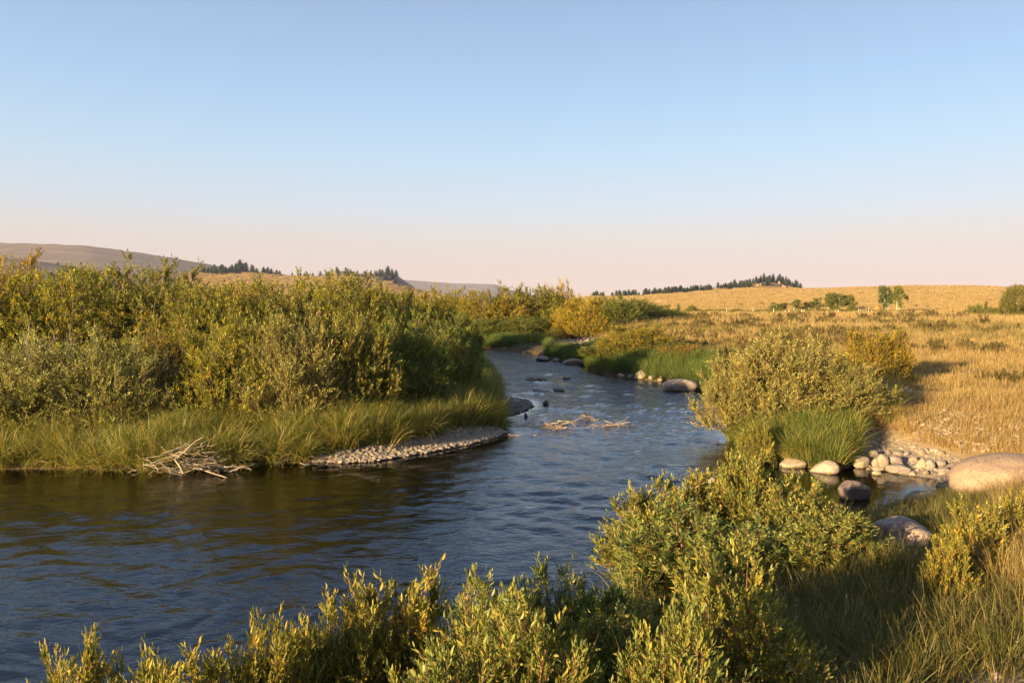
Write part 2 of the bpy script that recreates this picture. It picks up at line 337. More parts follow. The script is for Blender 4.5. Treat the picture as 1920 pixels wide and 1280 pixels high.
t.put(t.bsdf.inputs['Base Color'], (.75, .78, .8)); t.put(t.bsdf.inputs['Roughness'], .6); m2 = t.add('MixShader'); t.l.new(fo, m2.inputs[0]); t.l.new(mx.outputs[0], m2.inputs[1]); t.l.new(t.bsdf.outputs[0], m2.inputs[2]); t.l.new(m2.outputs[0], t.out.inputs[0])
M['water'] = t.m
me = mesh_np('river', np.stack([Xf, Yf, Z], 1)[used], [fcw], M['water'], dict(depth=('POINT', np.clip(-Hw / .75, 0, 1)[used]), chop=('POINT', np.clip(riff, .12, 1.2)[used])), True)
tag(obj('river', me), kind='structure')

# ------------------------------------------------------------------ plant builders
def norm(v): return v / np.maximum(np.linalg.norm(v, axis=-1, keepdims=True), 1e-9)
def frame(d):
    ref = np.where(np.abs(d[..., 2:3]) > .92, np.array([1., 0, 0]), np.array([0., 0, 1.]))
    a = norm(np.cross(d, ref)); return a, np.cross(d, a)
def tubes(path, rad, sides=4):
    """path (N,K,3), rad (N,K) -> V, quads"""
    N, K = path.shape[:2]; tg = np.gradient(path, axis=1); a, b = frame(norm(tg))
    th = np.arange(sides) / sides * 2 * math.pi
    V = path[:, :, None] + rad[:, :, None, None] * (a[:, :, None] * np.cos(th)[:, None] + b[:, :, None] * np.sin(th)[:, None])
    base = (np.arange(N)[:, None, None] * K + np.arange(K - 1)[None, :, None]) * sides; j = np.arange(sides)[None, None]; j2 = (j + 1) % sides
    return V.reshape(-1, 3), np.stack([base + j, base + j2, base + sides + j2, base + sides + j], -1).reshape(-1, 4)
class Acc:
    def __init__(s): s.V = []; s.F = {}; s.A = []; s.n = 0
    def add(s, V, Fs, var=None):
        for f in Fs: s.F.setdefault(f.shape[1], []).append(f + s.n)
        s.V.append(V); s.n += len(V); s.A.append(np.full(len(V), .5) if var is None else var)
    def mesh(s, name, mat, smooth_=False):
        return mesh_np(name, np.concatenate(s.V), [np.concatenate(v) for v in s.F.values()], mat, dict(var=('POINT', np.concatenate(s.A))), smooth_)
def leaves(pos, d, side, L, Wd, var, near, rng):
    n = len(pos); nrm = np.cross(side, d); L = L[:, None]; Wd = Wd[:, None]
    if not near:
        q = [pos, pos + d * L * .48 + side * Wd * .5 + nrm * Wd * .18, pos + d * L - nrm * L * .08, pos + d * L * .48 - side * Wd * .5 + nrm * Wd * .18]
        V = np.stack(q, 1).reshape(-1, 3); b = np.arange(n)[:, None] * 4
        Fs = [np.concatenate([b + [0, 1, 2], b + [0, 2, 3]])]; return V, Fs, np.repeat(var, 4)
    c = rng.uniform(-.02, .16, (n, 1)) * L
    m = [pos, pos + d * L * .33 + nrm * c * .4, pos + d * L * .7 + nrm * c * .1, pos + d * L - nrm * c]
    up = nrm * Wd * .22
    q = m + [m[1] + side * Wd * .5 + up, m[2] + side * Wd * .42 + up, m[1] - side * Wd * .5 + up, m[2] - side * Wd * .42 + up]
    V = np.stack(q, 1).reshape(-1, 3); b = np.arange(n)[:, None] * 8
    T = np.concatenate([b + f for f in ([0, 1, 4], [2, 3, 5], [0, 6, 1], [2, 7, 3])]); Q = np.concatenate([b + f for f in ([1, 2, 5, 4], [1, 6, 7, 2])])
    return V, [T, Q], np.repeat(var, 8)

def willow(seed, Hh, Rr, nst, nbr, nsh, nlf, L, Wd, sh=(.14, .34), near=False, up=.75, low=.12, mat='willow', stem='stem', bare=.04, name='willow', fill=0):
    """returns (foliage mesh, stems mesh): main stems > branches > upright shoots carrying the leaves"""
    rng = np.random.RandomState(seed)
    az = rng.uniform(0, 2 * math.pi, nst); rr = Rr * np.sqrt(rng.uniform(.02, 1, nst)); tz = Hh * (1 - .72 * (rr / Rr) ** 2.6) * rng.uniform(.78, 1.03, nst)
    o = np.stack([np.cos(az), np.sin(az), 0 * az], 1); zz = np.array([0, 0, 1.])
    p0 = o * (rng.uniform(0, .22, nst) * Rr)[:, None] - zz * .08; p2 = o * rr[:, None] + zz * tz[:, None]; p1 = o * (rr * .72)[:, None] + zz * (tz * .38)[:, None] + rng.normal(0, .06 * Rr, (nst, 3))
    bez = lambda t: p0[:, None] * ((1 - t) ** 2)[..., None] + p1[:, None] * (2 * t * (1 - t))[..., None] + p2[:, None] * (t ** 2)[..., None]
    tt = np.linspace(0, 1, 7)[None].repeat(nst, 0); sp = bez(tt)
    A = Acc(); thick = .0065 * Hh + .004
    V, Q = tubes(sp, thick * (1.15 - tt) * rng.uniform(.7, 1.2, (nst, 1)), 5); A.add(V, [Q])
    tb = low + (1 - low) * rng.uniform(0, 1, (nst, nbr)) ** 1.0; ob = bez(tb).reshape(-1, 3); tang = norm(bez(tb + .03) - bez(tb)).reshape(-1, 3)
    oo = np.repeat(o, nbr, 0); nb = nst * nbr
    db = norm(tang * .55 + oo * rng.uniform(-.1, .7, (nb, 1)) + rng.normal(0, .5, (nb, 3)) + zz * .25)
    lb = Hh * rng.uniform(.10, .24, nb) * (1.15 - .5 * tb.ravel())
    k = np.linspace(0, 1, 4); bp = ob[:, None] + db[:, None] * (lb[:, None] * k)[..., None] + zz * (lb[:, None] * .25 * k ** 2)[..., None]
    V, Q = tubes(bp, thick * .36 * (1.1 - k)[None].repeat(nb, 0), 3); A.add(V, [Q])
    s = .15 + .85 * rng.uniform(0, 1, (nb, nsh)); os_ = ob[:, None] + db[:, None] * (lb[:, None] * s)[..., None] + zz * (lb[:, None] * .25 * s ** 2)[..., None]
    os_ = os_.reshape(-1, 3); ns = nb * nsh; ds = norm(np.repeat(db, nsh, 0) * .45 + np.repeat(oo, nsh, 0) * .15 + zz * up + rng.normal(0, .36, (ns, 3)))
    if fill:
        ct = rng.uniform(.0, 1, fill); fi = rng.uniform(0, 6.28, fill); st_ = np.sqrt(1 - ct ** 2); lump = .70 + .42 * fbm(fi / 6.283 * 7 + seed, ct * 3.2 + seed, 2); fr_ = lump * rng.uniform(.55, 1, fill) ** .55
        q = np.stack([np.cos(fi) * st_, np.sin(fi) * st_, ct], 1); os_ = np.concatenate([os_, q * fr_[:, None] * [Rr * 1.02, Rr * 1.02, Hh * .9] + zz * .06 * Hh])
        ds = np.concatenate([ds, norm(q * [.55, .55, .3] + zz * (.35 + .4 * up * rng.rand(fill, 1)) + rng.normal(0, .3, (fill, 3)))]); ns += fill
    ls = rng.uniform(*sh, ns); bend = rng.normal(0, .12, (ns, 3)) * ls[:, None] + zz * .06 * ls[:, None]
    k = np.linspace(0, 1, 4); pth = os_[:, None] + ds[:, None] * (ls[:, None] * k)[..., None] + bend[:, None] * (k ** 2)[None, :, None]
    V, Q = tubes(pth, (.0021 if near else .0035) * (1.25 - k)[None].repeat(ns, 0), 3); A.add(V, [Q])
    stems = A.mesh(name + '_stems', M[stem], True)
    t = (np.arange(nlf)[None] + rng.uniform(0, 1, (ns, nlf))) / nlf * .94 + .06
    pos = os_[:, None] + ds[:, None] * (ls[:, None] * t)[..., None] + bend[:, None] * (t ** 2)[..., None]
    a, b = frame(ds); ph = np.arange(nlf)[None] * 2.4 + rng.uniform(0, 6.28, (ns, 1)) + rng.normal(0, .3, (ns, nlf))
    radl = a[:, None] * np.cos(ph)[..., None] + b[:, None] * np.sin(ph)[..., None]
    an = np.radians(rng.uniform(24, 62, (ns, nlf)) * (1.15 - .55 * t))
    d = norm(ds[:, None] * np.cos(an)[..., None] + radl * np.sin(an)[..., None] + rng.normal(0, .13, (ns, nlf, 3)))
    side = norm(np.cross(d, radl) + rng.normal(0, .3, (ns, nlf, 3))); side = norm(side - d * (side * d).sum(-1, keepdims=True))
    size = rng.uniform(.5, 1.25, (ns, nlf)) * rng.uniform(.75, 1.15, (ns, 1)) * (1 - .35 * np.abs(t - .5))
    var = np.clip(.42 + .22 * rng.normal(0, 1, (ns, 1)) + .14 * rng.normal(0, 1, (ns, nlf)) + .5 * (rng.uniform(0, 1, (ns, nlf)) < .010), 0, 1)
    keep = (rng.uniform(0, 1, (ns, nlf)) > .06) & (rng.uniform(0, 1, (ns, 1)) > bare); f = lambda z: z[keep]
    A = Acc(); V, Fs, vv = leaves(f(pos), f(d), f(side), f(size) * L, f(size) * Wd, f(var), near, rng); A.add(V, Fs, vv)
    return A.mesh(name + '_foliage', M[mat], near), stems

def tuft(seed, n, r0, Ls, lean, bend, wd, seg=4, mat='sedge', name='tuft', spread=0.0):
    rng = np.random.RandomState(seed); a = rng.uniform(0, 6.28, n); q = r0 * np.sqrt(rng.uniform(0, 1, n))
    base = np.stack([np.cos(a) * q, np.sin(a) * q, np.full(n, -.03)], 1); az = a + rng.normal(0, .7, n)
    Ln = rng.uniform(*Ls, n); th0 = np.radians(np.abs(rng.normal(0, lean, n))); bd = np.radians(rng.uniform(*bend, n))
    k = np.linspace(0, 1, seg + 1); th = th0[:, None] + bd[:, None] * k[None] ** 1.6; st = Ln[:, None] / seg
    hx = np.concatenate([np.zeros((n, 1)), np.cumsum(np.sin(th[:, :-1]) * st, 1)], 1); hzz = np.concatenate([np.zeros((n, 1)), np.cumsum(np.cos(th[:, :-1]) * st, 1)], 1)
    o = np.stack([np.cos(az), np.sin(az), 0 * az], 1); pth = base[:, None] + o[:, None] * hx[..., None]; pth[..., 2] += hzz
    tw = az + math.pi / 2 + rng.normal(0, .6, n); sd_ = np.stack([np.cos(tw), np.sin(tw), 0 * tw], 1)
    w = wd * rng.uniform(.6, 1.25, (n, 1)) * (1 - .75 * k ** 2)[None]
    Lf = pth - sd_[:, None] * w[..., None] / 2; Rt = pth + sd_[:, None] * w[..., None] / 2
    V = np.stack([Lf, Rt], 2).reshape(-1, 3); b = (np.arange(n)[:, None] * (seg + 1) + np.arange(seg)[None]) * 2; b = b.reshape(-1, 1)
    A = Acc(); A.add(V, [b + [0, 1, 3, 2]], np.repeat(np.clip(rng.normal(.47, .27, n), 0, 1), (seg + 1) * 2)); return A.mesh(name, M[mat], True)

_pc = 0
def scatter(name, pts, rots, scl, idx, meshes, label, cat, tint=(1, 1, 1)):
    """uncountable ground cover: tufts instanced on the vertices of one object"""
    global _pc; _pc += 1
    col = bpy.data.collections.new('tufts_%02d' % _pc)
    for i, m in enumerate(meshes):
        o = bpy.data.objects.new('tuft_%02d_%02d' % (_pc, i), m); o.color = (*tint, 1); col.objects.link(o)
    me = bpy.data.meshes.new(name); me.vertices.add(len(pts)); me.vertices.foreach_set('co', np.ascontiguousarray(pts, np.float32).ravel())
    a = me.attributes.new('rot', 'FLOAT_VECTOR', 'POINT'); a.data.foreach_set('vector', np.ascontiguousarray(rots, np.float32).ravel())
    a = me.attributes.new('scl', 'FLOAT_VECTOR', 'POINT'); a.data.foreach_set('vector', np.ascontiguousarray(scl, np.float32).ravel())
    a = me.attributes.new('idx', 'INT', 'POINT'); a.data.foreach_set('value', np.ascontiguousarray(idx, np.int32))
    o = obj(name, me); ng = bpy.data.node_groups.new(name, 'GeometryNodeTree')
    ng.interface.new_socket('Geometry', in_out='INPUT', socket_type='NodeSocketGeometry'); ng.interface.new_socket('Geometry', in_out='OUTPUT', socket_type='NodeSocketGeometry')
    N = ng.nodes; gi = N.new('NodeGroupInput'); go = N.new('NodeGroupOutput'); ip = N.new('GeometryNodeInstanceOnPoints'); ci = N.new('GeometryNodeCollectionInfo')
    ci.inputs['Collection'].default_value = col; ci.inputs['Separate Children'].default_value = True; ci.inputs['Reset Children'].default_value = True
    def na(n, ty): q = N.new('GeometryNodeInputNamedAttribute'); q.data_type = ty; q.inputs['Name'].default_value = n; return q.outputs['Attribute']
    L = ng.links; e2r = N.new('FunctionNodeEulerToRotation'); L.new(na('rot', 'FLOAT_VECTOR'), e2r.inputs[0])
    L.new(gi.outputs[0], ip.inputs['Points']); L.new(ci.outputs[0], ip.inputs['Instance']); ip.inputs['Pick Instance'].default_value = True
    L.new(na('idx', 'INT'), ip.inputs['Instance Index']); L.new(e2r.outputs[0], ip.inputs['Rotation']); L.new(na('scl', 'FLOAT_VECTOR'), ip.inputs['Scale']); L.new(ip.outputs[0], go.inputs[0])
    md = o.modifiers.new('scatter', 'NODES'); md.node_group = ng
    return tag(o, label, cat, kind='stuff')
def scat(name, x, y, meshes, label, cat, s=(.8, 1.2), tilt=8, toward=0, dz=0., seed=0, tint=(1, 1, 1), sz=None):
    rng = np.random.RandomState(seed + 77); n = len(x); H, sd, g, _ = terrain(x, y, True)
    yaw = rng.uniform(-3.14, 3.14, n); b = np.radians(np.abs(rng.normal(0, tilt, n)))
    if toward:
        e = .05; gx = (sdist(W, x + e, y) - sdist(W, x - e, y)); gy = (sdist(W, x, y + e) - sdist(W, x, y - e))
        k = np.exp(-np.maximum(sd, 0) / .55); yaw = np.where(rng.rand(n) < .25 + .75 * k, np.arctan2(-gy, -gx) + rng.normal(0, .5, n), yaw); b = b + np.radians(toward) * k
    sc_ = rng.uniform(*s, n); S = np.stack([sc_, sc_, sc_ * rng.uniform(.8, 1.2, n)], 1)
    if sz is not None: S *= sz[:, None]
    return scatter(name, np.stack([x, y, H + dz], 1), np.stack([rng.normal(0, .1, n), b, yaw], 1), S, rng.randint(0, len(meshes), n), meshes, label, cat, tint)
def sample(n, x0, x1, y0, y1, seed, cond=None):
    rng = np.random.RandomState(seed); x = rng.uniform(x0, x1, n); y = rng.uniform(y0, y1, n)
    if cond is not None:
        H, sd, g, _ = terrain(x, y, True); k = cond(x, y, sd, g); x, y = x[k], y[k]
    return x, y

# ------------------------------------------------------------------ willow bushes
KIND = {
    'tall': [willow(11, 3.2, 1.7, 22, 9, 7, 13, .095, .031, fill=1700, sh=(.13, .30), name='tall_willow_a'), willow(12, 3.2, 1.8, 22, 9, 7, 13, .095, .031, fill=1700, sh=(.13, .30), name='tall_willow_b')],
    'mid': [willow(21, 2.0, 1.25, 18, 9, 7, 13, .075, .025, fill=1500, sh=(.11, .25), name='willow_a'), willow(22, 2.0, 1.3, 18, 9, 7, 13, .075, .025, fill=1500, sh=(.11, .25), name='willow_b')],
    'silver': [willow(31, 2.0, 1.35, 26, 10, 8, 13, .074, .024, fill=1150, sh=(.16, .42), mat='silver', name='silver_willow_a'), willow(32, 2.0, 1.3, 26, 10, 8, 13, .074, .024, fill=1150, sh=(.16, .42), mat='silver', name='silver_willow_b')],
    'near': [willow(41, 1.1, .62, 22, 7, 5, 12, .074, .0225, fill=290, sh=(.09, .26), near=True, mat='near_leaf', stem='red_stem', name='near_willow_a', up=.9),
             willow(42, 1.1, .66, 22, 7, 5, 12, .072, .022, fill=290, sh=(.09, .28), near=True, mat='near_leaf', stem='red_stem', name='near_willow_b', up=.9),
             willow(43, 1.3, .6, 20, 8, 5, 12, .076, .022, fill=320, sh=(.10, .30), near=True, mat='near_leaf', stem='red_stem', name='near_willow_c', up=1.0)],
    'low': [willow(51, .9, .75, 9, 6, 5, 12, .075, .022, sh=(.12, .3), name='low_shrub', fill=500)],
}
NAT = {'tall': (2.82, 1.85), 'mid': (1.95, 1.4), 'silver': (1.98, 1.5), 'near': (1.2, .74), 'low': (.95, .9)}
_bn = 0
def bush(kind, px, D, top, wpx, label, tint=(1, 1, 1), group=None, name='willow_bush', lean=0.0, cat='bush', v=None, minh=.35):
    """a bush standing on the ground at column px and distance D whose top reaches row `top`"""
    global _bn; _bn += 1; rng = np.random.RandomState(900 + _bn)
    x = xat(px, D); z0 = max(hz(x, D), .02); h = max(zat(top, D) - z0, minh); w = wpx / F * D / 2
    e = obj(name, None, loc=(x, D, z0 - .03), rot=(0, lean, rng.uniform(0, 6.28))); nh, nr = NAT[kind]; s = (w / nr, w / nr, h / nh); e.scale = s
    fo, stm = KIND[kind][(_bn if v is None else v) % len(KIND[kind])]
    a = obj('foliage', fo, e); a.color = (*tint, 1); obj('stems', stm, e)
    return tag(e, label, cat, group)
GOLD = (1.3, 1.15, .7); YEL = (1.75, 1.4, .65); DK = (.72, .9, .85); OL = (1.15, 1.14, .85); RED = (1.45, .85, .62); N1 = (1, 1, 1)  # DK darkens leaves; on the river-bend willows it paints in their shade
B = [
 # left bank, front row
 ('silver', 55, 15.0, 636, 320, 'pale grey-green willow low at the left edge of the photo, above the bank grass', (1.02, 1.1, .78)),
 ('silver', 205, 15.1, 634, 290, 'pale grey-green willow just above and left of the driftwood pile', (1.02, 1.1, .78)),
 ('mid', 330, 17.0, 592, 250, 'brownish willow with bare stems showing, behind the driftwood pile', (1.1, .95, .8)),
 ('mid', 445, 15.6, 585, 260, 'bright olive willow right of the driftwood pile, front row', OL),
 ('silver', 560, 15.5, 596, 250, 'pale-tipped willow above the arching sedge, front row', OL),
 ('mid', 655, 16.4, 580, 260, 'olive willow with dark hollow, above the middle of the sedge bank', N1),
 ('mid', 745, 17.6, 580, 250, 'dark green willow facing away from the sun, shade tinted into its leaves, right part of left bank', DK),
 ('mid', 822, 20.2, 600, 190, 'dark green rounded willow overhanging the river bend, shade tinted into its leaves', DK),
 ('mid', 860, 26.0, 615, 120, 'small shade-tinted willow at the water edge where the river narrows', DK),
 # second row
 ('tall', -40, 20.5, 520, 330, 'tall olive willow cut off by the left photo edge', OL),
 ('tall', 120, 21.0, 506, 330, 'broad tall olive willow, second from the left photo edge', OL),
 ('tall', 270, 21.5, 515, 290, 'tall olive willow above the driftwood pile, under the bald hill', N1),
 ('tall', 400, 21.0, 534, 260, 'tall willow under the left spruce grove', OL),
 ('tall', 520, 21.5, 542, 260, 'olive willow left of the pointed tallest one in the middle', N1),
 ('tall', 645, 22.0, 516, 220, 'pointed willow rising above its neighbours, below the rocky knoll', OL),
 ('tall', 745, 23.0, 560, 200, 'willow with pale upright tips left of the far mesa', N1),
 ('mid', 830, 27.0, 585, 140, 'shade-tinted green willow behind the bend, right of the pale-tipped one', DK),
 # third row
 ('tall', 20, 28.0, 492, 260, 'golden orange willow at the top left below the bald hill', (1.4, 1.05, .6)),
 ('tall', 180, 28.5, 503, 260, 'tall willow top in the back row under the bald hill crest', OL),
 ('tall', 330, 28.5, 516, 240, 'back-row willow right of the bald hill top', N1),
 ('tall', 470, 29.0, 530, 240, 'back-row willow below the right end of the left spruce grove', GOLD),
 ('tall', 590, 29.0, 536, 220, 'back-row willow left of the pointed one', OL),
 ('tall', 710, 30.0, 540, 200, 'back-row willow below the rocky knoll cliff', OL),
 ('tall', 800, 33.0, 556, 170, 'back-row willow below the far blue mesa', GOLD),
 ('mid', 862, 38.0, 582, 110, 'low shade-tinted willow behind the narrowing of the river', DK),
 ('tall', 610, 40.0, 545, 220, 'far willow peeping over the left thicket', GOLD), ('tall', 760, 42.0, 552, 200, 'far golden willow peeping over the thicket below the mesa', GOLD),
 # beyond the bend
 ('tall', 845, 60, 548, 140, 'leftmost yellow willow beyond the river bend', GOLD), ('tall', 900, 58, 546, 140, 'yellow willow second from the left beyond the river bend', GOLD),
 ('tall', 955, 58, 543, 140, 'yellow-green willow above the far end of the river', GOLD), ('tall', 1005, 59, 540, 140, 'tall yellow-green willow between far river and stony scarp', OL),
 ('tall', 1045, 60, 539, 130, 'golden willow top above the stony scarp', YEL), ('mid', 1062, 54, 566, 90, 'bright golden willow left of the brightest one, above the scarp', YEL),
 ('mid', 1100, 53, 553, 100, 'brightest golden yellow willow beside the stony scarp', (1.55, 1.3, .6)),
 ('mid', 915, 54, 592, 130, 'dark lower willow at the far river corner', DK), ('mid', 985, 54, 590, 140, 'dark lower willow above the far grassy bank', DK), ('mid', 1040, 52.5, 612, 60, 'small grey-green shrub at the top of the scarp', N1),
 ('tall', 1150, 72, 558, 130, 'dark willow right behind the brightest golden one', DK), ('tall', 1188, 78, 561, 130, 'dark willow second in the row running out into the meadow', DK),
 ('mid', 1225, 84, 569, 120, 'dark willow third in the row running out into the meadow', DK), ('mid', 1258, 90, 579, 90, 'last low dark willow at the meadow end of its row', DK), ('tall', 1120, 95, 560, 90, 'yellow-green willow tops behind the dark meadow row', OL),
 # right bank, middle distance
 ('mid', 1150, 35, 632, 150, 'green bush left of the yellow-topped one across the river', DK), ('mid', 1190, 34, 603, 170, 'yellow-topped bush on the far right bank across the river', GOLD),
 ('mid', 1238, 33.5, 630, 150, 'olive bush right of the yellow-topped one, behind the row of bank stones', N1), ('low', 1285, 31, 645, 130, 'reddish brown low shrub above the big flat river slab', RED),
 ('silver', 1395, 16.2, 665, 200, 'left lobe of the silvery willow overhanging the right bank', (1.15, 1.12, .78)), ('silver', 1485, 16.0, 626, 300, 'large silvery willow bush on the right bank', (1.15, 1.12, .78)),
 ('silver', 1580, 15.6, 672, 200, 'right lobe of the silvery willow, beside its long shadow', (1.12, 1.1, .8)), ('mid', 1640, 20.5, 610, 165, 'round golden green bush behind the silvery willow', (1.35, 1.05, .6)),
 ('low', 1420, 13.9, 790, 90, 'small leafy bush at the foot of the silvery willow by the water', OL),
]
for b_ in B: bush(*b_, group='willows along the river')
DEAD = [willow(71 + i, 2.2, .8, 7, 4, 3, 2, .01, .01, sh=(.2, .5), stem=('grey_wood', 'driftwood')[i % 2], name='dead_shrub_%d' % i)[1] for i in range(2)]
for i, (px, D, top, lb) in enumerate([(60, 14.9, 600, 'bare grey dead stems at the left edge among the willows'), (300, 15.6, 640, 'bare brown dead stems above the driftwood pile'), (500, 15.8, 650, 'bare dead twigs between two front-row willows'), (640, 16.4, 660, 'bare dead twigs in the dark hollow above the sedge'), (118, 15.2, 610, 'second clump of bare grey stems, right of the one at the left edge')]):
    x = xat(px, D); z = hz(x, D); k = (zat(top, D) - z) / 2.2; tag(obj('dead_shrub', DEAD[i % 2], loc=(x, D, z), rot=(0, 0, i * 1.7), scl=(k, k, k)), lb, 'dead shrub', 'dead shrubs of the left bank')
# foreground
for b_ in [
 ('near', 1235, 7.6, 905, 250, 'left part of the leafy willow at the river edge, right foreground', (1.1, 1.05, .9)), ('near', 1330, 7.9, 888, 240, 'golden leafy willow beside the tall spray, right foreground', (1.2, 1.08, .85)),
 ('near', 1410, 7.5, 832, 170, 'tallest leafy spray of the right foreground willows', (1.15, 1.08, .9)), ('near', 1500, 7.0, 895, 220, 'leafy willow right of the tallest spray', (1.1, 1.05, .95)),
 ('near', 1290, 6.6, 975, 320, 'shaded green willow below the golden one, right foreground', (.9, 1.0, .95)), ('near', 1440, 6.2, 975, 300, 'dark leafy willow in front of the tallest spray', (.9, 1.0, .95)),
 ('near', 1570, 6.1, 955, 230, 'willow sprays left of the grey boulder in the grass', (1.05, 1.05, .95)),
 ('near', 1390, 3.7, 1062, 330, 'bright leafy willow in the bottom foreground, right of centre', (1.2, 1.1, .85)), ('near', 1180, 3.8, 1115, 300, 'leafy willow at the bottom, between the bright one and the centre', (1.05, 1.05, .95)),
 ('near', 1040, 4.4, 1068, 260, 'dark green willow sprays rising in front of the water, bottom centre', (.85, .98, .98)), ('near', 920, 3.7, 1105, 260, 'leafy willow at the bottom edge, just left of the dark sprays', (1.05, 1.05, .95)),
 ('near', 745, 3.9, 1050, 330, 'golden willow with tall red-stemmed sprays, bottom centre left', (1.3, 1.1, .8)), ('near', 640, 3.6, 1130, 260, 'golden willow at the bottom edge left of the tall sprays', (1.25, 1.1, .85)),
 ('near', 500, 3.3, 1180, 200, 'small golden willow spray at the bottom edge with one lone tall leaf', (1.3, 1.12, .8)), ('near', 300, 3.1, 1195, 290, 'low willow sprays with red stems at the bottom left edge', (1.25, 1.1, .8)),
 ('near', 120, 3.2, 1190, 230, 'leftmost low willow sprays at the bottom left corner', (1.25, 1.08, .8)), ('near', 1270, 3.0, 1170, 300, 'leafy willow nearest the camera at the bottom edge', (1.1, 1.08, .9)), ('near', 840, 3.0, 1180, 330, 'shaded willow nearest the camera, bottom centre', (1.05, 1.05, .95)),
 ('near', 420, 3.2, 1212, 260, 'low golden sprays between the lone tall leaf and the bottom left ones', (1.25, 1.1, .8)), ('near', 1000, 3.2, 1140, 330, 'dense leafy willow at the bottom edge below the dark sprays', (1.05, 1.05, .9)), ('near', 570, 3.5, 1150, 280, 'golden leafy willow next to the small spray with the lone leaf', (1.25, 1.1, .85)), ('near', 1130, 4.6, 1085, 260, 'dark willow sprays at the water edge left of the right-hand bush', (.85, 1, .95)),
 ('near', 1850, 5.6, 955, 150, 'yellow-green willow sprout in the grass at the right edge', (1.35, 1.15, .8)), ('near', 1930, 5.9, 905, 120, 'willow sprout cut off by the right photo edge', (1.3, 1.12, .8)), ('near', 1790, 5.0, 1000, 110, 'small yellow sprout right of the grey boulder', (1.4, 1.15, .75)),
]: bush(*b_, group='foreground willows')

# ------------------------------------------------------------------ grass and ground cover
sedge = [tuft(100 + i, 70, .16, (.45, 1.0), 16, (35, 110), .0115, 5, 'sedge', 'sedge_%d' % i) for i in range(4)]
lush = [tuft(110 + i, 70, .16, (.35, .75), 14, (15, 80), .010, 4, 'green_grass', 'lush_%d' % i) for i in range(3)]
bankg = [tuft(120 + i, 70, .14, (.09, .30), 24, (20, 110), .0045, 4, 'bank_grass', 'bank_%d' % i) for i in range(5)]
dryt = [tuft(130 + i, 44, .20, (.10, .25), 24, (10, 80), .008, 2, 'dry_grass', 'dry_%d' % i) for i in range(4)]
tall_dry = [tuft(140 + i, 55, .12, (.4, .8), 16, (30, 100), .0045, 5, 'dry_grass', 'talldry_%d' % i) for i in range(3)]
herb = [willow(61, .35, .22, 7, 5, 4, 9, .045, .018, sh=(.05, .12), mat='herb', name='herb_a')[0], willow(62, .3, .25, 7, 5, 4, 9, .045, .02, sh=(.05, .12), mat='herb', name='herb_b')[0]]

left = lambda x, y: (x < -.2 + .0 * y) & (y > 12.5)
def cond(x, y, sd, g): return left(x, y) & (sd > .03) & (sd < 1.9) & (g < .45) & (y < 36) & (x > -16)
x, y = sample(30000, -16, .5, 12.8, 36, 1, cond)
k = np.random.RandomState(2).rand(len(x)) < np.where(y < 20, .85, .6); x, y = x[k], y[k]
colp = 960 + F * x / y; hs = np.where(colp < 300, .66, .74) * np.random.RandomState(6).uniform(.75, 1.15, len(x))
scat('sedge_grass', x, y, sedge, 'arching green and straw-yellow sedge along the left river bank', 'grass', (.75, 1.1), 8, 26, seed=1, tint=(1.3, 1.2, 1.0), sz=hs * (.62 + .75 * fbm(x * 1.3, y * 1.3, 2)))
x, y = sample(26000, -16, .6, 12.8, 34, 43, lambda x, y, sd, g: left(x, y) & (sd > .0) & (sd < .28 + .5 * (x > -4.5)) & (g < .5)); scat('overhanging_sedge', x, y, sedge, 'sedge hanging over the water edge of the left bank', 'grass', (.5, .85), 8, 48, seed=22, tint=(1.2, 1.15, 1.0))
big = [tuft(105 + i, 150, .14, (.5, 1.05), 24, (70, 150), .012, 6, 'sedge', 'fountain_%d' % i) for i in range(4)]
x, y = sample(1100, -16, .5, 12.8, 30, 41, lambda x, y, sd, g: left(x, y) & (sd > .1) & (sd < 1.5) & (g < .55)); scat('sedge_tussocks', x, y, big, 'fountain-like sedge tussocks arching towards the water on the left bank', 'grass', (.6, 1.0), 6, 16, seed=21, tint=(1.3, 1.2, 1.0))
x, y = sample(5200, -20, 0, 14, 46, 3, lambda x, y, sd, g: (sd > 1.8) & left(x, y)); scat('thicket_grass', x, y, bankg + sedge[:2], 'grass growing between the willows of the left bank', 'grass', (.8, 1.3), 8, seed=2)
# far banks, lush and shaded
x, y = sample(16000, -8, 12, 24, 62, 5, lambda x, y, sd, g: (sd > .03) & (sd < 3.2) & (g < .3) & ((y > 48.5) | (x > 2)) & (960 + F * x / y < 1345))
scat('river_grass', x, y, lush, 'lush green grass along the far banks of the river', 'grass', (.6, .95), 8, 15, seed=3)
# tuft on the right point
pt = ground(1525, 850)
x, y = sample(2600, 3.8, 8.2, 12.4, 16.6, 7, lambda x, y, sd, g: (sd > .02) & (sd < 1.7) & (g < .35) & (960 + F * x / y < 1612))
scat('point_grass', x, y, lush + sedge[:1], 'bright green grass tuft on the point below the silvery willow', 'grass', (.55, .85), 8, 12, seed=4, tint=(1.15, 1.1, .9))
x, y = sample(900, 7, 10, 13.5, 19, 8, lambda x, y, sd, g: (g < .3) & (960 + F * x / y < 1690)); scat('dry_bank_grass', x, y, tall_dry + sedge[:1], 'tall yellow grass behind the silvery willow and the cobbles', 'grass', (.5, .8), 8, seed=5)
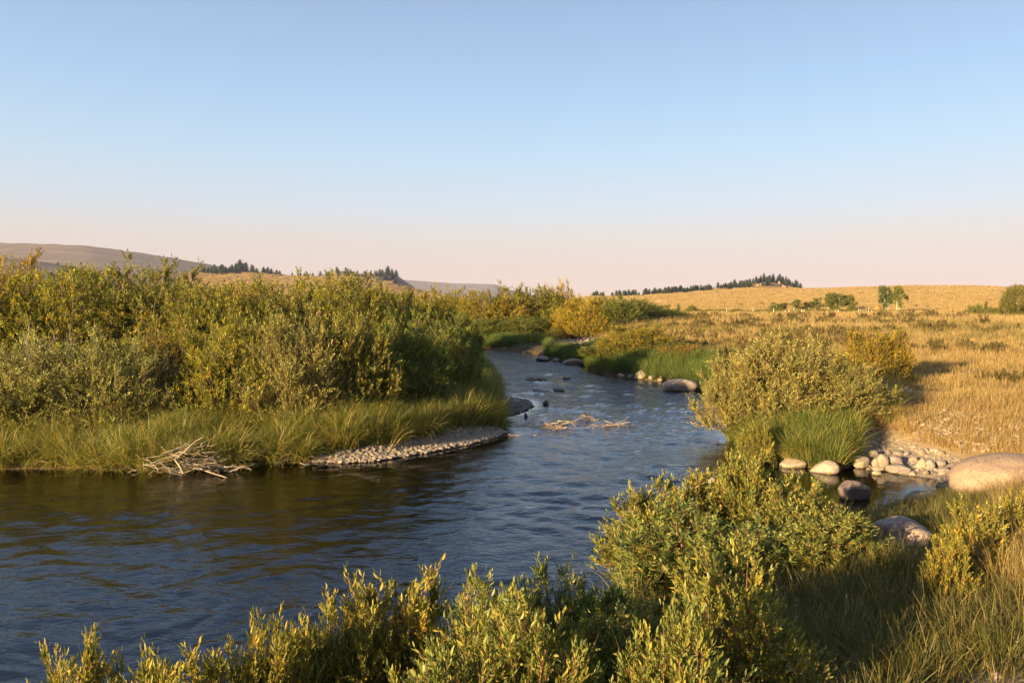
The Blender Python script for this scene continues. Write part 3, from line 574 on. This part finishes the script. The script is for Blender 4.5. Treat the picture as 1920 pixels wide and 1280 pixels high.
# near right bank
GB = ground(1702, 1022)
x, y = sample(11500, -1.5, 9.5, 1.6, 11.5, 9, lambda x, y, sd, g: (sd > .05) & (g < .55) & (y < 11.4) & (((960 + F * x / y) > 1470) | (x > 1.3)) & (np.hypot(x - GB[0], (y - GB[1]) * .55) > .42)); k = np.random.RandomState(4).rand(len(x)) < np.where(y < 4.5, .9, .75); x, y = x[k], y[k]
hs = np.clip(.35 + .35 * sdist(W, x, y), .4, 1); scat('bank_grass', x, y, bankg, 'olive green and straw grass on the near right bank', 'grass', (.75, 1.25), 9, seed=6, sz=hs)
x, y = sample(700, 3.2, 9, 3.8, 9.5, 10, lambda x, y, sd, g: (g < .4) & (x > .62 * y + .6 * fbm(x, y)) & (sd > 1.6)); scat('straw_grass', x, y, tall_dry, 'long golden straw grass at the right edge of the near bank', 'grass', (.5, .85), 10, seed=7)
x, y = sample(500, -1, 6, 4.5, 9, 12, lambda x, y, sd, g: (sd > .0) & (sd < .7) & (x < 3.3)); scat('edge_grass', x, y, sedge[:2] + tall_dry[:1], 'tall grass at the water edge among the foreground willows', 'grass', (.4, .7), 8, 14, seed=8)
# meadow
rg = np.random.RandomState(14); n = 26000; rr_ = 11 * (165 / 11) ** rg.rand(n); aa = rg.uniform(-.05, .82, n); x = np.sin(aa) * rr_; y = np.cos(aa) * rr_
H, sd, g, _ = terrain(x, y, True); colp = 960 + F * x / y
k = (sd > 1.2) & (g < .35) & (y > 11.5) & (colp > np.where(y > 42, 1120, 1240)) & ((x > 6.8) | (y > 24)); x, y = x[k], y[k]
gk = fbm(x * .11 + 5, y * .07, 4) + .10 * np.random.RandomState(8).randn(len(x)) > .55; dryg = [tuft(160 + i, 40, .2, (.10, .24), 24, (10, 80), .008, 2, 'bank_grass', 'mixed_%d' % i) for i in range(3)]
scat('meadow_green_grass', x[gk], y[gk], dryg, 'duller olive grass patches in the golden meadow', 'grass', (.7, 1.15), 9, seed=19, tint=(1.5, 1.25, 1.0), sz=np.clip(np.hypot(x, y)[gk] / 26, .8, 3.0)); x, y = x[~gk], y[~gk]
scat('meadow_grass', x, y, dryt, 'dry golden meadow grass on the right', 'grass', (.7, 1.2), 9, seed=9, sz=np.clip(np.hypot(x, y) / 26, .8, 3.4))
n = 2600; rr_ = 14 * (150 / 14) ** rg.rand(n); aa = rg.uniform(.2, .75, n); x = np.sin(aa) * rr_; y = np.cos(aa) * rr_; H, sd, g, _ = terrain(x, y, True); pm = fbm(x * .12, y * .12)
k = (sd > 1.5) & (pm > .49) & (g < .3); x, y = x[k], y[k]; scat('meadow_herbs', x, y, herb, 'low brownish herbs scattered through the golden meadow', 'herbs', (.7, 1.3), 6, seed=10, sz=np.clip(np.hypot(x, y) / 40, .8, 2.2))

fieldm = [tuft(150 + i, 420, 2.0, (.22, .55), 16, (5, 50), .09, 1, 'dry_grass', 'field_%d' % i) for i in range(3)]
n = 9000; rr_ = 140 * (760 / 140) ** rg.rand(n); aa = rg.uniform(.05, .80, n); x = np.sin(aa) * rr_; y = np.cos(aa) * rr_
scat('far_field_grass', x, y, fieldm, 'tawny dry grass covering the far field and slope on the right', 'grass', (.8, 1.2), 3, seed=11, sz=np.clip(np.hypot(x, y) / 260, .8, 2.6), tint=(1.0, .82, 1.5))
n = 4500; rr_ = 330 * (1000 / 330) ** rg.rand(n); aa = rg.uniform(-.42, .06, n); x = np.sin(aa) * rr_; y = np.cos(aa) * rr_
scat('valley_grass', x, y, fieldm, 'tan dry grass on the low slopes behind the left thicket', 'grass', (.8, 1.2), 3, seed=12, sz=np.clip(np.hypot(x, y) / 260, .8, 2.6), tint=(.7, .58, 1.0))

# ------------------------------------------------------------------ rocks
def rock_mesh(seed, sub=3, cuts=9, mat='rock', rough=.12):
    import bmesh
    bm = bmesh.new(); bmesh.ops.create_icosphere(bm, subdivisions=sub, radius=1.0); V = np.array([v.co[:] for v in bm.verts]); Fc = np.array([[v.index for v in f.verts] for f in bm.faces]); bm.free()
    rng = np.random.RandomState(seed)
    for k in range(cuts):
        nn = norm(rng.normal(0, 1, 3)); o = rng.uniform(.58, .9); q = V @ nn - o; V = V - nn * (np.maximum(q, 0) * .86)[:, None]
    f = lambda s, o: fbm(V[:, 0] * s + o + V[:, 2] * 1.7 * s, V[:, 1] * s - o + V[:, 2] * 1.3 * s, 3) - .44
    V = V * (1 + rough * 2.2 * f(1.3, seed) + rough * .6 * f(4.5, seed + 3))[:, None]
    V = V / np.abs(V).max(0); return mesh_np('rock', V, [Fc], M[mat], None, True)
RM = {m: [rock_mesh(200 + i + 20 * j, 4 if m == 'rock' else 3, mat=m) for i in range(5)] for j, m in enumerate(('rock', 'pale_rock', 'dark_rock'))}
SM = {m: [rock_mesh(300 + i + 20 * j, 2, 8, mat=m, rough=.1) for i in range(4)] for j, m in enumerate(('rock', 'pale_rock', 'dark_rock'))}
_rn = 0
def rock(px, py, w, h, mat, label, group='river stones', name='rock', small=False, tint=(1, 1, 1), depth=.75, sink=.3, yaw=None, v=None):
    global _rn; _rn += 1; rng = np.random.RandomState(400 + _rn); p = ground(px, py); D = p[1]; hw = w / F * D / 2; hh = h / F * D
    ms = (SM if small else RM)[mat]; H2 = hh / (2 - 2 * sink)
    o = obj(name, ms[(_rn if v is None else v) % len(ms)], loc=(p[0], p[1] + hw * depth * .6, max(p[2], 0) - 2 * H2 * sink + H2), rot=(rng.normal(0, .08), rng.normal(0, .08), rng.uniform(-.5, .5) if yaw is None else yaw), scl=(hw, hw * depth, H2))
    k_ = rng.uniform(.72, 1.12) if small or name == 'cobble' else 1; o.color = (tint[0] * k_, tint[1] * k_ * rng.uniform(.94, 1.02), tint[2] * k_ * rng.uniform(.86, 1.04), 1); return tag(o, label, 'rock', group)
DKT = (.75, .75, .8)
for r_ in [
 (1020, 677, 30, 9, 'rock', 'flat grey rock left of the far trio at the far river bank'), (1042, 677, 16, 7, 'rock', 'small grey rock in the middle of the far trio at the river bank'), (1077, 683, 42, 12, 'rock', 'broad flat rock, right one of the far trio at the river bank'),
 (998, 713, 26, 7, 'rock', 'dark brown rock in mid river, left half of a split pair'), (1016, 713, 19, 6, 'rock', 'brown rock in mid river, right half of a split pair'), (1064, 711, 18, 6, 'rock', 'small brown rock alone in the riffle right of the split pair'),
 (1013, 736, 40, 6, 'rock', 'flat greenish rock in the riffle below the split pair'), (1046, 733, 30, 4, 'dark_rock', 'nearly drowned flat rock right of the flat greenish one'), (1024, 759, 15, 9, 'dark_rock', 'pointed dark rock standing right of the gravel spit tip'),
 (986, 783, 8, 9, 'dark_rock', 'little upright brown stone below the gravel spit'), (944, 753, 30, 10, 'rock', 'grey slab at the root of the gravel spit'), (962, 756, 30, 9, 'rock', 'tan slab on top of the gravel spit'),
 (1165, 707, 14, 7, 'pale_rock', 'leftmost pale stone of the row on the far right bank'), (1184, 708, 13, 7, 'pale_rock', 'low pale stone left of the peaked one on the far right bank'), (1203, 711, 28, 17, 'pale_rock', 'peaked pale stone on the far right bank'),
 (1224, 711, 15, 8, 'rock', 'grey stone right of the peaked one on the far right bank'), (1239, 714, 13, 6, 'rock', 'small grey stone left of the big river slab'), (1279, 733, 70, 25, 'rock', 'big flat-topped slab at the right river edge'),
 (1489, 878, 54, 16, 'pale_rock', 'flat pale rock in the water left of the wider one below the green tuft'), (1552, 889, 56, 23, 'pale_rock', 'pale rounded rock in the pool below the green tuft'), (1350, 913, 52, 16, 'pale_rock', 'pale rock half hidden behind the tallest willow spray'),
 (1608, 938, 62, 40, 'rock', 'dark round rock standing in the pool', 'river stones', 'rock', False, (.62, .56, .56), .75, .3, .3, 3), (1735, 938, 60, 14, 'rock', 'flat grey stone at the near edge of the pool'), (1700, 737, 34, 12, 'rock', 'flat stone lying in the bush shadow at the meadow edge'),
 (1672, 752, 14, 8, 'pale_rock', 'small pale stone in the shaded gully, left one'), (1706, 762, 15, 10, 'pale_rock', 'small pale stone in the shaded gully, right one'),
]: rock(*r_)
RM['rock'].append(rock_mesh(262, 4, 3, 'rock', .07)); rock(1930, 932, 240, 74, 'rock', 'huge rounded boulder cut off by the right photo edge', None, 'boulder', tint=(1.0, .9, .8), depth=.7, sink=.4, yaw=.1, v=5)
rock(1702, 1022, 112, 52, 'rock', 'grey pinkish boulder lying in the near grass', None, 'boulder', tint=(1.05, .98, 1.0), depth=.8, sink=.25, yaw=-.2, v=2)
rock(1760, 1222, 30, 28, 'rock', 'small brown stone in the near grass at the bottom right', None, tint=(.8, .7, .6)); rock(1893, 1193, 28, 15, 'pale_rock', 'small whitish stone by the bare path at the right edge', None, tint=(1.2, 1.2, 1.25))
rock(1858, 1254, 24, 10, 'pale_rock', 'flat whitish stone on the path, bottom right corner, upper one', None, tint=(1.1, 1.1, 1.2)); rock(1872, 1272, 26, 12, 'pale_rock', 'flat whitish stone on the path, bottom right corner, lower one', None, tint=(1.1, 1.1, 1.2))
for px, py, w, h, m, lb in [(1597, 874, 12, 14, 'pale_rock', 'small pale cobble at the left end of the cobble heap'), (1617, 878, 34, 24, 'pale_rock', 'pointed pale cobble at the left end of the heap'), (1643, 876, 15, 17, 'pale_rock', 'narrow upright pale cobble in the heap'),
   (1657, 879, 24, 28, 'pale_rock', 'tall pale cobble beside the reddish one'), (1683, 874, 36, 20, 'rock', 'reddish sloping cobble in the middle of the heap'), (1690, 888, 48, 20, 'rock', 'largest grey cobble at the pool edge'),
   (1648, 884, 24, 9, 'pale_rock', 'flat bright cobble at the pool edge'), (1730, 880, 21, 20, 'pale_rock', 'round pale cobble right of the largest grey one'), (1746, 880, 18, 18, 'rock', 'round grey cobble next to the round pale one'),
   (1713, 893, 18, 7, 'pale_rock', 'flat little cobble in the pool below the round ones'), (1768, 876, 22, 13, 'rock', 'grey cobble in the right part of the heap, upper'), (1775, 890, 26, 16, 'rock', 'grey cobble in the right part of the heap, lower'),
   (1812, 890, 34, 18, 'rock', 'flat cobble right beside the huge boulder'), (1687, 855, 24, 9, 'pale_rock', 'flat bright cobble high on the heap'), (1738, 891, 14, 10, 'rock', 'small grey cobble below the round ones')]:
    rock(px, py, w, h, m, lb, 'cobbles by the pool', 'cobble', sink=.2)
rg = np.random.RandomState(21)
for k in range(62):
    px = rg.uniform(1600, 1825); py = rg.uniform(846, 893) - 18 * rg.rand() ** 3
    if sdist(COB, *[np.array([q]) for q in ground(px, py)[:2]])[0] > .05: continue
    w = rg.uniform(5, 10) + 13 * rg.rand() ** 3; rock(px, py, w, w * rg.uniform(.4, .75), ('pale_rock', 'rock')[rg.rand() < .35], 'small cobble lying loose among the heap by the pool', 'loose cobbles by the pool', 'cobble', True, sink=.22)
# pebbles of the gravel bars
def pebbles(name, poly, n, s, mats, label, seed, dens=None):
    q = np.array(poly); x, y = sample(n, q[:, 0].min(), q[:, 0].max(), q[:, 1].min(), q[:, 1].max(), seed, lambda x, y, sd, g: (sdist(poly, x, y) < .05) & (sd > -.12))
    H = terrain(x, y); rng = np.random.RandomState(seed); ms = [m for a in mats for m in SM[a]]; S = rng.uniform(*s, (len(x), 1)) * rng.uniform(.6, 1.2, (len(x), 3)) * [1, .8, .5]
    scatter(name, np.stack([x, y, H + S[:, 2] * .3], 1), rng.uniform(-.4, .4, (len(x), 3)) + [0, 0, 1] * rng.uniform(-3, 3, (len(x), 1)), S, rng.randint(0, len(ms), len(x)), ms, label, 'gravel')
pebbles('gravel_bar', BAR1, 15000, (.012, .065), ('pale_rock', 'pale_rock', 'rock'), 'sunlit pale gravel bar below the sedge on the left bank', 31)
pebbles('gravel_spit', BAR2, 4500, (.02, .06), ('rock', 'dark_rock'), 'shaded grey gravel spit jutting into the river', 32)
pebbles('pool_gravel', COB, 900, (.015, .05), ('pale_rock', 'rock'), 'small stones between the cobbles beside the pool', 33)
pebbles('scarp_stones', SCARP, 1800, (.04, .12), ('pale_rock', 'dark_rock', 'dark_rock'), 'stones of the dark scarp across the river', 34)
q = [tuple(ground(a, b)[:2]) for a, b in [(1690, 770), (1800, 770), (1905, 800), (1905, 850), (1830, 845), (1720, 825)]]; pebbles('slope_stones', q, 500, (.02, .07), ('pale_rock',), 'pale stones strewn on the sunny slope above the cobbles', 35)

# ------------------------------------------------------------------ driftwood
def stick_mesh(pts, r, mat, seed, sides=6):
    pts = np.array(pts, float); rng = np.random.RandomState(seed); K = 9; t = np.linspace(0, len(pts) - 1, K); path = np.stack([np.interp(t, range(len(pts)), pts[:, i]) for i in range(3)], 1)
    L = np.linalg.norm(path[-1] - path[0]); path[1:-1] += rng.normal(0, .02 * L, (K - 2, 3)); rad = .58 * r * (1 - .55 * np.linspace(0, 1, K)) * rng.uniform(.85, 1.15, K)
    V, Q = tubes(path[None], rad[None], sides); cap = [np.arange(sides)[None, ::-1], np.arange(sides)[None] + (K - 1) * sides]
    return mesh_np('stick', V, [Q] + cap, M[mat], None, True)
def pile(name, label, px, py, n, ex, Ls, r, mats, seed, longs=(), hgt=.35, cat='driftwood'):
    p = ground(px, py); p[2] = max(p[2], 0); e = tag(obj(name, None, loc=p), label, cat, 'driftwood in the river'); rng = np.random.RandomState(seed)
    for k in range(n):
        L = rng.uniform(*Ls); a = rng.normal(0, .75) + (math.pi if rng.rand() < .5 else 0); c = np.array([rng.normal(0, ex[0]), rng.normal(0, ex[1]), 0]); c[2] = hgt * math.exp(-(c[0] / ex[0]) ** 2 * .6) * rng.uniform(.02, 1)
        d = np.array([math.cos(a), math.sin(a) * .8, rng.normal(0, .25)]) * L / 2; m = c + rng.normal(0, .06 * L, 3); a_, b_ = c - d, c + d; a_[2] = max(a_[2], -.04); b_[2] = max(b_[2], -.04)
        obj('stick', stick_mesh([a_, m, b_], r * rng.uniform(.6, 1.4), mats[rng.randint(len(mats))], seed * 99 + k, 5), e)
    for k, (pts, rr2, mt) in enumerate(longs):
        q = []
        for (a, b, dy) in pts: D = p[1] + dy; q.append((xat(a, D) - p[0], dy, max(zat(b, D), -.03) - p[2]))
        obj('branch', stick_mesh(q, rr2, mt, seed * 77 + k, 7), e)
    return e
pile('driftwood_pile', 'tangled heap of bleached sticks against the left grass bank', 352, 884, 120, (.40, .22), (.25, .9), .013, ['driftwood', 'driftwood', 'grey_wood', 'grey_wood', 'dark_wood'], 5,
     [([(328, 856, -.2), (350, 836, -.2), (378, 818, -.25)], .024, 'driftwood'), ([(330, 856, -.2), (312, 850, 0), (296, 836, .1)], .02, 'driftwood'), ([(370, 878, -.35), (425, 899, -.5), (488, 911, -.6)], .02, 'driftwood'),
      ([(415, 874, -.2), (448, 874, -.2), (465, 882, -.3)], .016, 'grey_wood'), ([(425, 884, -.2), (450, 876, -.3), (475, 868, -.2)], .014, 'grey_wood'), ([(322, 862, -.3), (334, 880, -.45), (338, 888, -.5)], .028, 'driftwood'), ([(345, 898, -.5), (380, 902, -.6), (405, 907, -.6)], .018, 'driftwood'), ([(338, 896, -.5), (346, 903, -.6), (350, 911, -.65)], .016, 'driftwood')], hgt=.5)
pile('driftwood_snag', 'sunlit raft of curved sticks stranded in mid river', 1042, 803, 34, (.42, .16), (.25, .8), .014, ['driftwood'], 6, [([(1016, 801, 0), (1028, 805, -.1), (1044, 807, -.1)], .026, 'driftwood'), ([(1046, 790, .2), (1062, 788, .2), (1082, 794, .2)], .022, 'driftwood')], hgt=.12)
pile('driftwood_snag', 'small mound of twigs with one upright stick in mid river', 1096, 788, 30, (.14, .10), (.15, .4), .010, ['driftwood', 'dark_wood'], 7, [([(1106, 784, 0), (1103, 772, 0), (1097, 756, .05)], .016, 'dark_wood')], hgt=.14)
pile('driftwood_snag', 'pale sticks with a long one pointing right, rightmost in mid river', 1142, 800, 20, (.28, .09), (.2, .6), .011, ['driftwood'], 8, [([(1140, 797, 0), (1160, 793, 0), (1184, 781, .05)], .014, 'driftwood'), ([(1145, 797, 0), (1165, 795, 0), (1179, 793, 0)], .014, 'driftwood')], hgt=.08)
pile('driftwood_snag', 'long pale pole reaching from the gravel bar into the water', 985, 817, 0, (.1, .1), (.1, .2), .01, ['driftwood'], 9, [([(952, 814, 0), (980, 817, 0), (1012, 813, .1)], .022, 'driftwood')])
pile('driftwood_snag', 'dark sunken twigs left of the sunlit raft of sticks', 985, 797, 12, (.5, .12), (.3, .8), .013, ['dark_wood'], 10, hgt=.05)
pile('driftwood_snag', 'grey poles lying along the left tip of the gravel bar', 600, 866, 6, (.35, .08), (.5, 1.1), .016, ['grey_wood'], 11, hgt=.06)
pile('bare_branches', 'bare pale branches hanging out of the silvery willow over the water', 1356, 772, 22, (.25, .35), (.4, 1.0), .010, ['driftwood'], 12, hgt=.35, cat='branches')

# ------------------------------------------------------------------ trees
def spruce_mesh(seed, mat='spruce'):
    rng = np.random.RandomState(seed); A = Acc(); V, Q = tubes(np.array([[[0, 0, -.1], [0, 0, .3], [0, 0, .97]]]), np.array([[.022, .016, .002]]), 5); A.add(V, [Q], np.zeros(len(V)))
    for k in range(13):
        z = .07 + .90 * k / 13; rr = .27 * (1 - z) ** .5 + .008; m = 9; a = rng.uniform(0, 6.28) + np.arange(m) / m * 6.28; rd = rr * rng.uniform(.6, 1.15, m); zz = z - rr * rng.uniform(.25, .5, m)
        tip = np.stack([np.cos(a) * rd, np.sin(a) * rd, zz], 1); b0 = np.stack([np.cos(a - .32) * rd * .45, np.sin(a - .32) * rd * .45, z - .25 * rr + 0 * a], 1); b1 = np.stack([np.cos(a + .32) * rd * .45, np.sin(a + .32) * rd * .45, z - .25 * rr + 0 * a], 1)
        ap = np.tile([0, 0, z + .07], (m, 1)); V = np.stack([ap, b0, tip, b1], 1).reshape(-1, 3); b = np.arange(m)[:, None] * 4; A.add(V, [b + [0, 1, 2, 3]], np.repeat(np.clip(rng.normal(.45, .25, m), 0, 1), 4))
    return A.mesh('spruce', M[mat])
SP = [spruce_mesh(70 + i) for i in range(4)]
def spruces(n, c0, c1, d0, d1, hh, label, group, seed, prof=None):
    rng = np.random.RandomState(seed)
    for k in range(n):
        c = rng.uniform(c0, c1); D = rng.uniform(d0, d1); x = xat(c, D); h = rng.uniform(*hh) * (1.2 if rng.rand() < .06 else 1) * (prof(c) if prof else 1)
        o = obj('spruce_tree', SP[rng.randint(4)], loc=(x, D, hz(x, D) - .3), rot=(0, 0, rng.uniform(0, 6.28)), scl=(h * 2.6 * rng.uniform(.8, 1.4), h * 2.6 * rng.uniform(.8, 1.4), h)); o.color = (*([rng.uniform(.8, 1.5)] * 2), rng.uniform(.8, 1.2), 1); tag(o, label, 'tree', group)
spruces(130, 1108, 1400, 640, 690, (4.5, 8), 'dark spruce in the long row along the right-hand ridge', 'spruces of the ridge row', 81)
spruces(56, 1385, 1502, 690, 770, (4.5, 9), 'spruce on the wooded rocky knoll at the end of the ridge', 'spruces on the right knoll', 82)
spruces(50, 378, 528, 880, 930, (8, 15), 'spruce of the grove below the bald hill on the left', 'spruces of the left grove', 83, lambda c: .55 + .5 * math.exp(-((c - 440) / 55) ** 2))
spruces(56, 570, 745, 960, 1060, (6, 11), 'spruce on the rocky knoll left of the far mesa', 'spruces on the middle knoll', 84); spruces(6, 548, 640, 900, 940, (4, 7), 'spruce standing apart left of the rocky knoll', 'spruces left of the knoll', 85)

def aspen_mesh(seed):
    rng = np.random.RandomState(seed); A = Acc(); n = rng.randint(2, 4); tops = []
    for k in range(n):
        b = rng.normal(0, .04, 2); tp = rng.normal(0, .12, 2); pth = np.array([[[b[0], b[1], -.02], [b[0] + tp[0] * .3, b[1] + tp[1] * .3, .4], [tp[0], tp[1], .88]]]); V, Q = tubes(pth, np.array([[.014, .010, .003]]), 6); A.add(V, [Q]); tops.append(pth[0])
    tr = A.mesh('aspen_trunk', M['aspen_bark'], True); A = Acc(); cl = 40; c = []
    for k in range(cl):
        p = tops[rng.randint(n)]; z = rng.uniform(.20, .95); q = p[1] + (p[2] - p[1]) * ((z - .4) / .48); rr = .24 * math.sin(math.pi * min(max((z - .08) / .95, 0), 1)) ** .7; c.append([q[0] + rng.normal(0, rr * .6), q[1] + rng.normal(0, rr * .6), z])
    c = np.array(c)[rng.randint(0, cl, 5200)]; pos = c + rng.normal(0, .045, c.shape); d = norm(rng.normal(0, 1, pos.shape)); sd_ = norm(np.cross(d, rng.normal(0, 1, pos.shape)))
    V, Fs, vv = leaves(pos, d, sd_, np.full(5200, .034), np.full(5200, .028), np.clip(rng.normal(.45, .25, 5200), 0, 1), False, rng); A.add(V, Fs, vv); return A.mesh('aspen_crown', M['aspen']), tr
AS = [aspen_mesh(90 + i) for i in range(3)]
def aspen(px, D, top, wide, label, tint, k, group='aspens beyond the fence'):
    x = xat(px, D); z = hz(x, D); h = zat(top, D) - z; w = wide / F * D / .62
    e = tag(obj('aspen_tree', None, loc=(x, D, z), rot=(0, 0, k * 1.3), scl=(w, w, h)), label, 'tree', group); a = obj('crown', AS[k % 3][0], e); a.color = (*tint, 1); obj('trunk', AS[k % 3][1], e)
aspen(1664, 172, 533, 26, 'dark green aspen, left one of the tall pair beyond the fence', (.9, 1, 1), 0); aspen(1682, 170, 537, 26, 'yellow-green aspen with white trunks, right one of the tall pair', (1.6, 1.4, .8), 1)
for i, (px, D, tp, w, lb) in enumerate([(1574, 168, 547, 36, 'tallest aspen of the clump left of the brush heap'), (1553, 170, 552, 24, 'aspen on the left side of the clump behind the fence'), (1595, 167, 552, 22, 'aspen right beside the dark brush heap'),
    (1530, 170, 556, 16, 'slender aspen left of the clump'), (1492, 168, 562, 20, 'small aspen above the pair of thick fence posts'), (1510, 170, 565, 22, 'low round aspen between the slender ones'), (1458, 170, 566, 30, 'leftmost low aspen behind the fence')]): aspen(px, D, tp, w, lb, (1.35, 1.2, .9), i)
bush('tall', 1908, 105, 534, 75, 'dark green tree-like willow cut off by the right photo edge', (.7, .75, .6), 'bushes at the far meadow edge')
for i, (px, D, tp, w, lb) in enumerate([(1820, 112, 570, 18, 'small bush left of the little pointed tree at right'), (1835, 112, 567, 18, 'small bush touching the little pointed tree at right'), (1866, 108, 574, 40, 'low bushes between pointed tree and right edge tree'), (1297, 150, 570, 26, 'round dark bush alone at the far meadow edge')]): bush('mid', px, D, tp, w, lb, (.9, 1, .9), 'bushes at the far meadow edge', minh=.8)
o = obj('spruce_tree', SP[0], loc=(xat(1848, 112), 112, hz(xat(1848, 112), 112) - .1), scl=(4.5, 4.5, 2.6)); o.color = (2, 2, 1.4, 1); tag(o, 'little pointed tree near the right edge of the meadow', 'tree')
o = obj('spruce_tree', SP[1], loc=(xat(1272, 150), 150, hz(xat(1272, 150), 150) - .1), scl=(5, 5, 2.6)); o.color = (2.4, 2.3, 1.4, 1); tag(o, 'little lone conifer at the far meadow edge left of the round bush', 'tree')
rg = np.random.RandomState(44)
for k in range(34): bush('low', 1285 + k * 12.2 + rg.normal(0, 3), 158 + rg.uniform(-3, 5), rg.uniform(578, 582.5), rg.uniform(22, 34), 'low green shrub in the hedge-like strip behind the fence', (.85, 1.0, .8), 'low shrubs behind the fence', 'low_shrub', minh=.7)

# ------------------------------------------------------------------ far meadow details
def post(px, hgt, wd, label, name='fence_post', D=150):
    x = xat(px, D); o = obj(name, stick_mesh([(0, 0, -.3), (0, 0, hgt * .5), (.02, 0, hgt)], wd * 1.7, 'post', int(px), 8), loc=(x, D, hz(x, D))); return tag(o, label, 'post', 'fence posts across the meadow')
for px, h_, w_, lb in [(1362, 1.0, .07, 'lone thin fence post far left in the meadow'), (1411, 1.0, .07, 'lone thin fence post second from the left'), (1450, 1.1, .09, 'fence post below the leftmost low aspen'), (1472, .75, .15, 'stubby thick fence post right of the one below the leftmost aspen'),
   (1479, .95, .09, 'thin fence post beside the stubby one'), (1488, 1.3, .08, 'tall thin fence post below the small aspen'), (1503, .95, .16, 'thickest pale fence post'), (1507.5, .9, .08, 'thin post touching the thickest one'), (1567, 1.0, .07, 'thin post left of the stub below the tallest clump aspen'),
   (1571, .75, .17, 'short thick stub below the tallest clump aspen'), (1601, .6, .13, 'low stub left of the rail gate'), (1634, .75, .1, 'short post right of the rail gate')]: post(px, h_, w_, lb)
x0, x1, x2 = xat(1609, 150), xat(1624, 150), xat(1628.5, 150); e = tag(obj('rail_gate', None, loc=(x0, 150, hz(x0, 150))), 'pale wooden rail between posts in front of the brush heap', 'gate')
for xx, h_, w_ in ((0, 1.05, .11), (x1 - x0, 1.05, .1), (x2 - x0, 1.45, .09)): obj('post', stick_mesh([(xx, 0, -.3), (xx, 0, .5), (xx, 0, h_)], w_, 'post', int(xx * 50) + 3, 8), e)
for zz in (.55, .82): obj('rail', stick_mesh([(0, -.1, zz), ((x1 - x0) / 2, -.1, zz - .02), (x1 - x0, -.1, zz)], .055, 'post', int(zz * 100), 6), e)
bx = xat(1612, 168); e = tag(obj('brush_heap', None, loc=(bx, 168, hz(bx, 168))), 'dark heap of dead branches right of the aspen clump', 'brush heap'); rg = np.random.RandomState(51)
for k in range(60):
    a = rg.uniform(-.3, 1.0); c = np.array([rg.normal(0, .7), rg.normal(0, .5), rg.uniform(.1, 1.3)]); d = np.array([math.cos(a), rg.normal(0, .4), math.sin(a)]) * rg.uniform(.6, 1.4); obj('branch', stick_mesh([c - d * .6, c, c + d], rg.uniform(.04, .10), 'dark_wood', 600 + k, 5), e)
def far_rock(px, D, w, h, mat, tint, label, name='boulder', group=None):
    x = xat(px, D); o = obj(name, RM[mat][int(px) % 5], loc=(x, D, hz(x, D) + h * .25), scl=(w / 2, w * .4, h * .7), rot=(0, 0, px)); o.color = (*tint, 1); tag(o, label, 'boulder' if name == 'boulder' else 'mound', group)
far_rock(1644, 172, 2.3, 1.9, 'pale_rock', (1.1, .62, .25), 'rust-orange mound left of the tall aspen pair', 'earth_mound'); far_rock(1643, 169, .9, .5, 'pale_rock', (1.3, 1.3, 1.2), 'small whitish rock in front of the rust-orange mound')
far_rock(1717, 220, 1.0, 1.2, 'dark_rock', (.5, .5, .5), 'dark upright rock on the slope right of the tall aspens'); far_rock(1738, 220, 1.9, .6, 'dark_rock', (.7, .6, .6), 'low dark rock farther right on the slope')
for px, D, w, h_, lb in [(1200, 330, 2.2, 1.6, 'leftmost boulder on the far tawny field'), (1238, 330, 3.2, 2.2, 'largest boulder on the far tawny field'), (1250, 320, 1.8, 1.2, 'boulder just right of the largest on the tawny field'), (1330, 300, 1.6, 1.2, 'boulder on the tawny field above the hedge strip'), (1367, 280, 2.4, 1.4, 'pale boulder on the tawny field left of the low aspens')]: far_rock(px, D, w, h_, 'rock', (1, .8, .65), lb)
rg = np.random.RandomState(61)
for k in range(14):
    c = rg.uniform(1400, 1500); D = rg.uniform(690, 745); far_rock(c, D, rg.uniform(2.5, 5), rg.uniform(2, 3.2), 'rock', (.8, .65, .55), 'pinkish outcrop rock among the spruces of the right knoll', group='outcrop rocks of the right knoll')

# ------------------------------------------------------------------ haze
t = NT('haze'); v = t.add('VolumePrincipled'); v.inputs['Color'].default_value = (.62, .68, .92, 1); v.inputs['Density'].default_value = .00009; v.inputs['Anisotropy'].default_value = 0.0
t.l.new(v.outputs[0], t.out.inputs['Volume']); t.n.remove(t.bsdf)
b = 6100; z0, z1 = -3.0, 165.0; V = np.array([(-b, -b, z0), (b, -b, z0), (b, b, z0), (-b, b, z0), (-b, -b, z1), (b, -b, z1), (b, b, z1), (-b, b, z1)])
me = mesh_np('haze', V, [np.array([[0, 3, 2, 1], [4, 5, 6, 7], [0, 1, 5, 4], [1, 2, 6, 5], [2, 3, 7, 6], [3, 0, 4, 7]])], t.m); tag(obj('haze', me), 'thin evening haze over the whole valley', 'haze', kind='stuff')
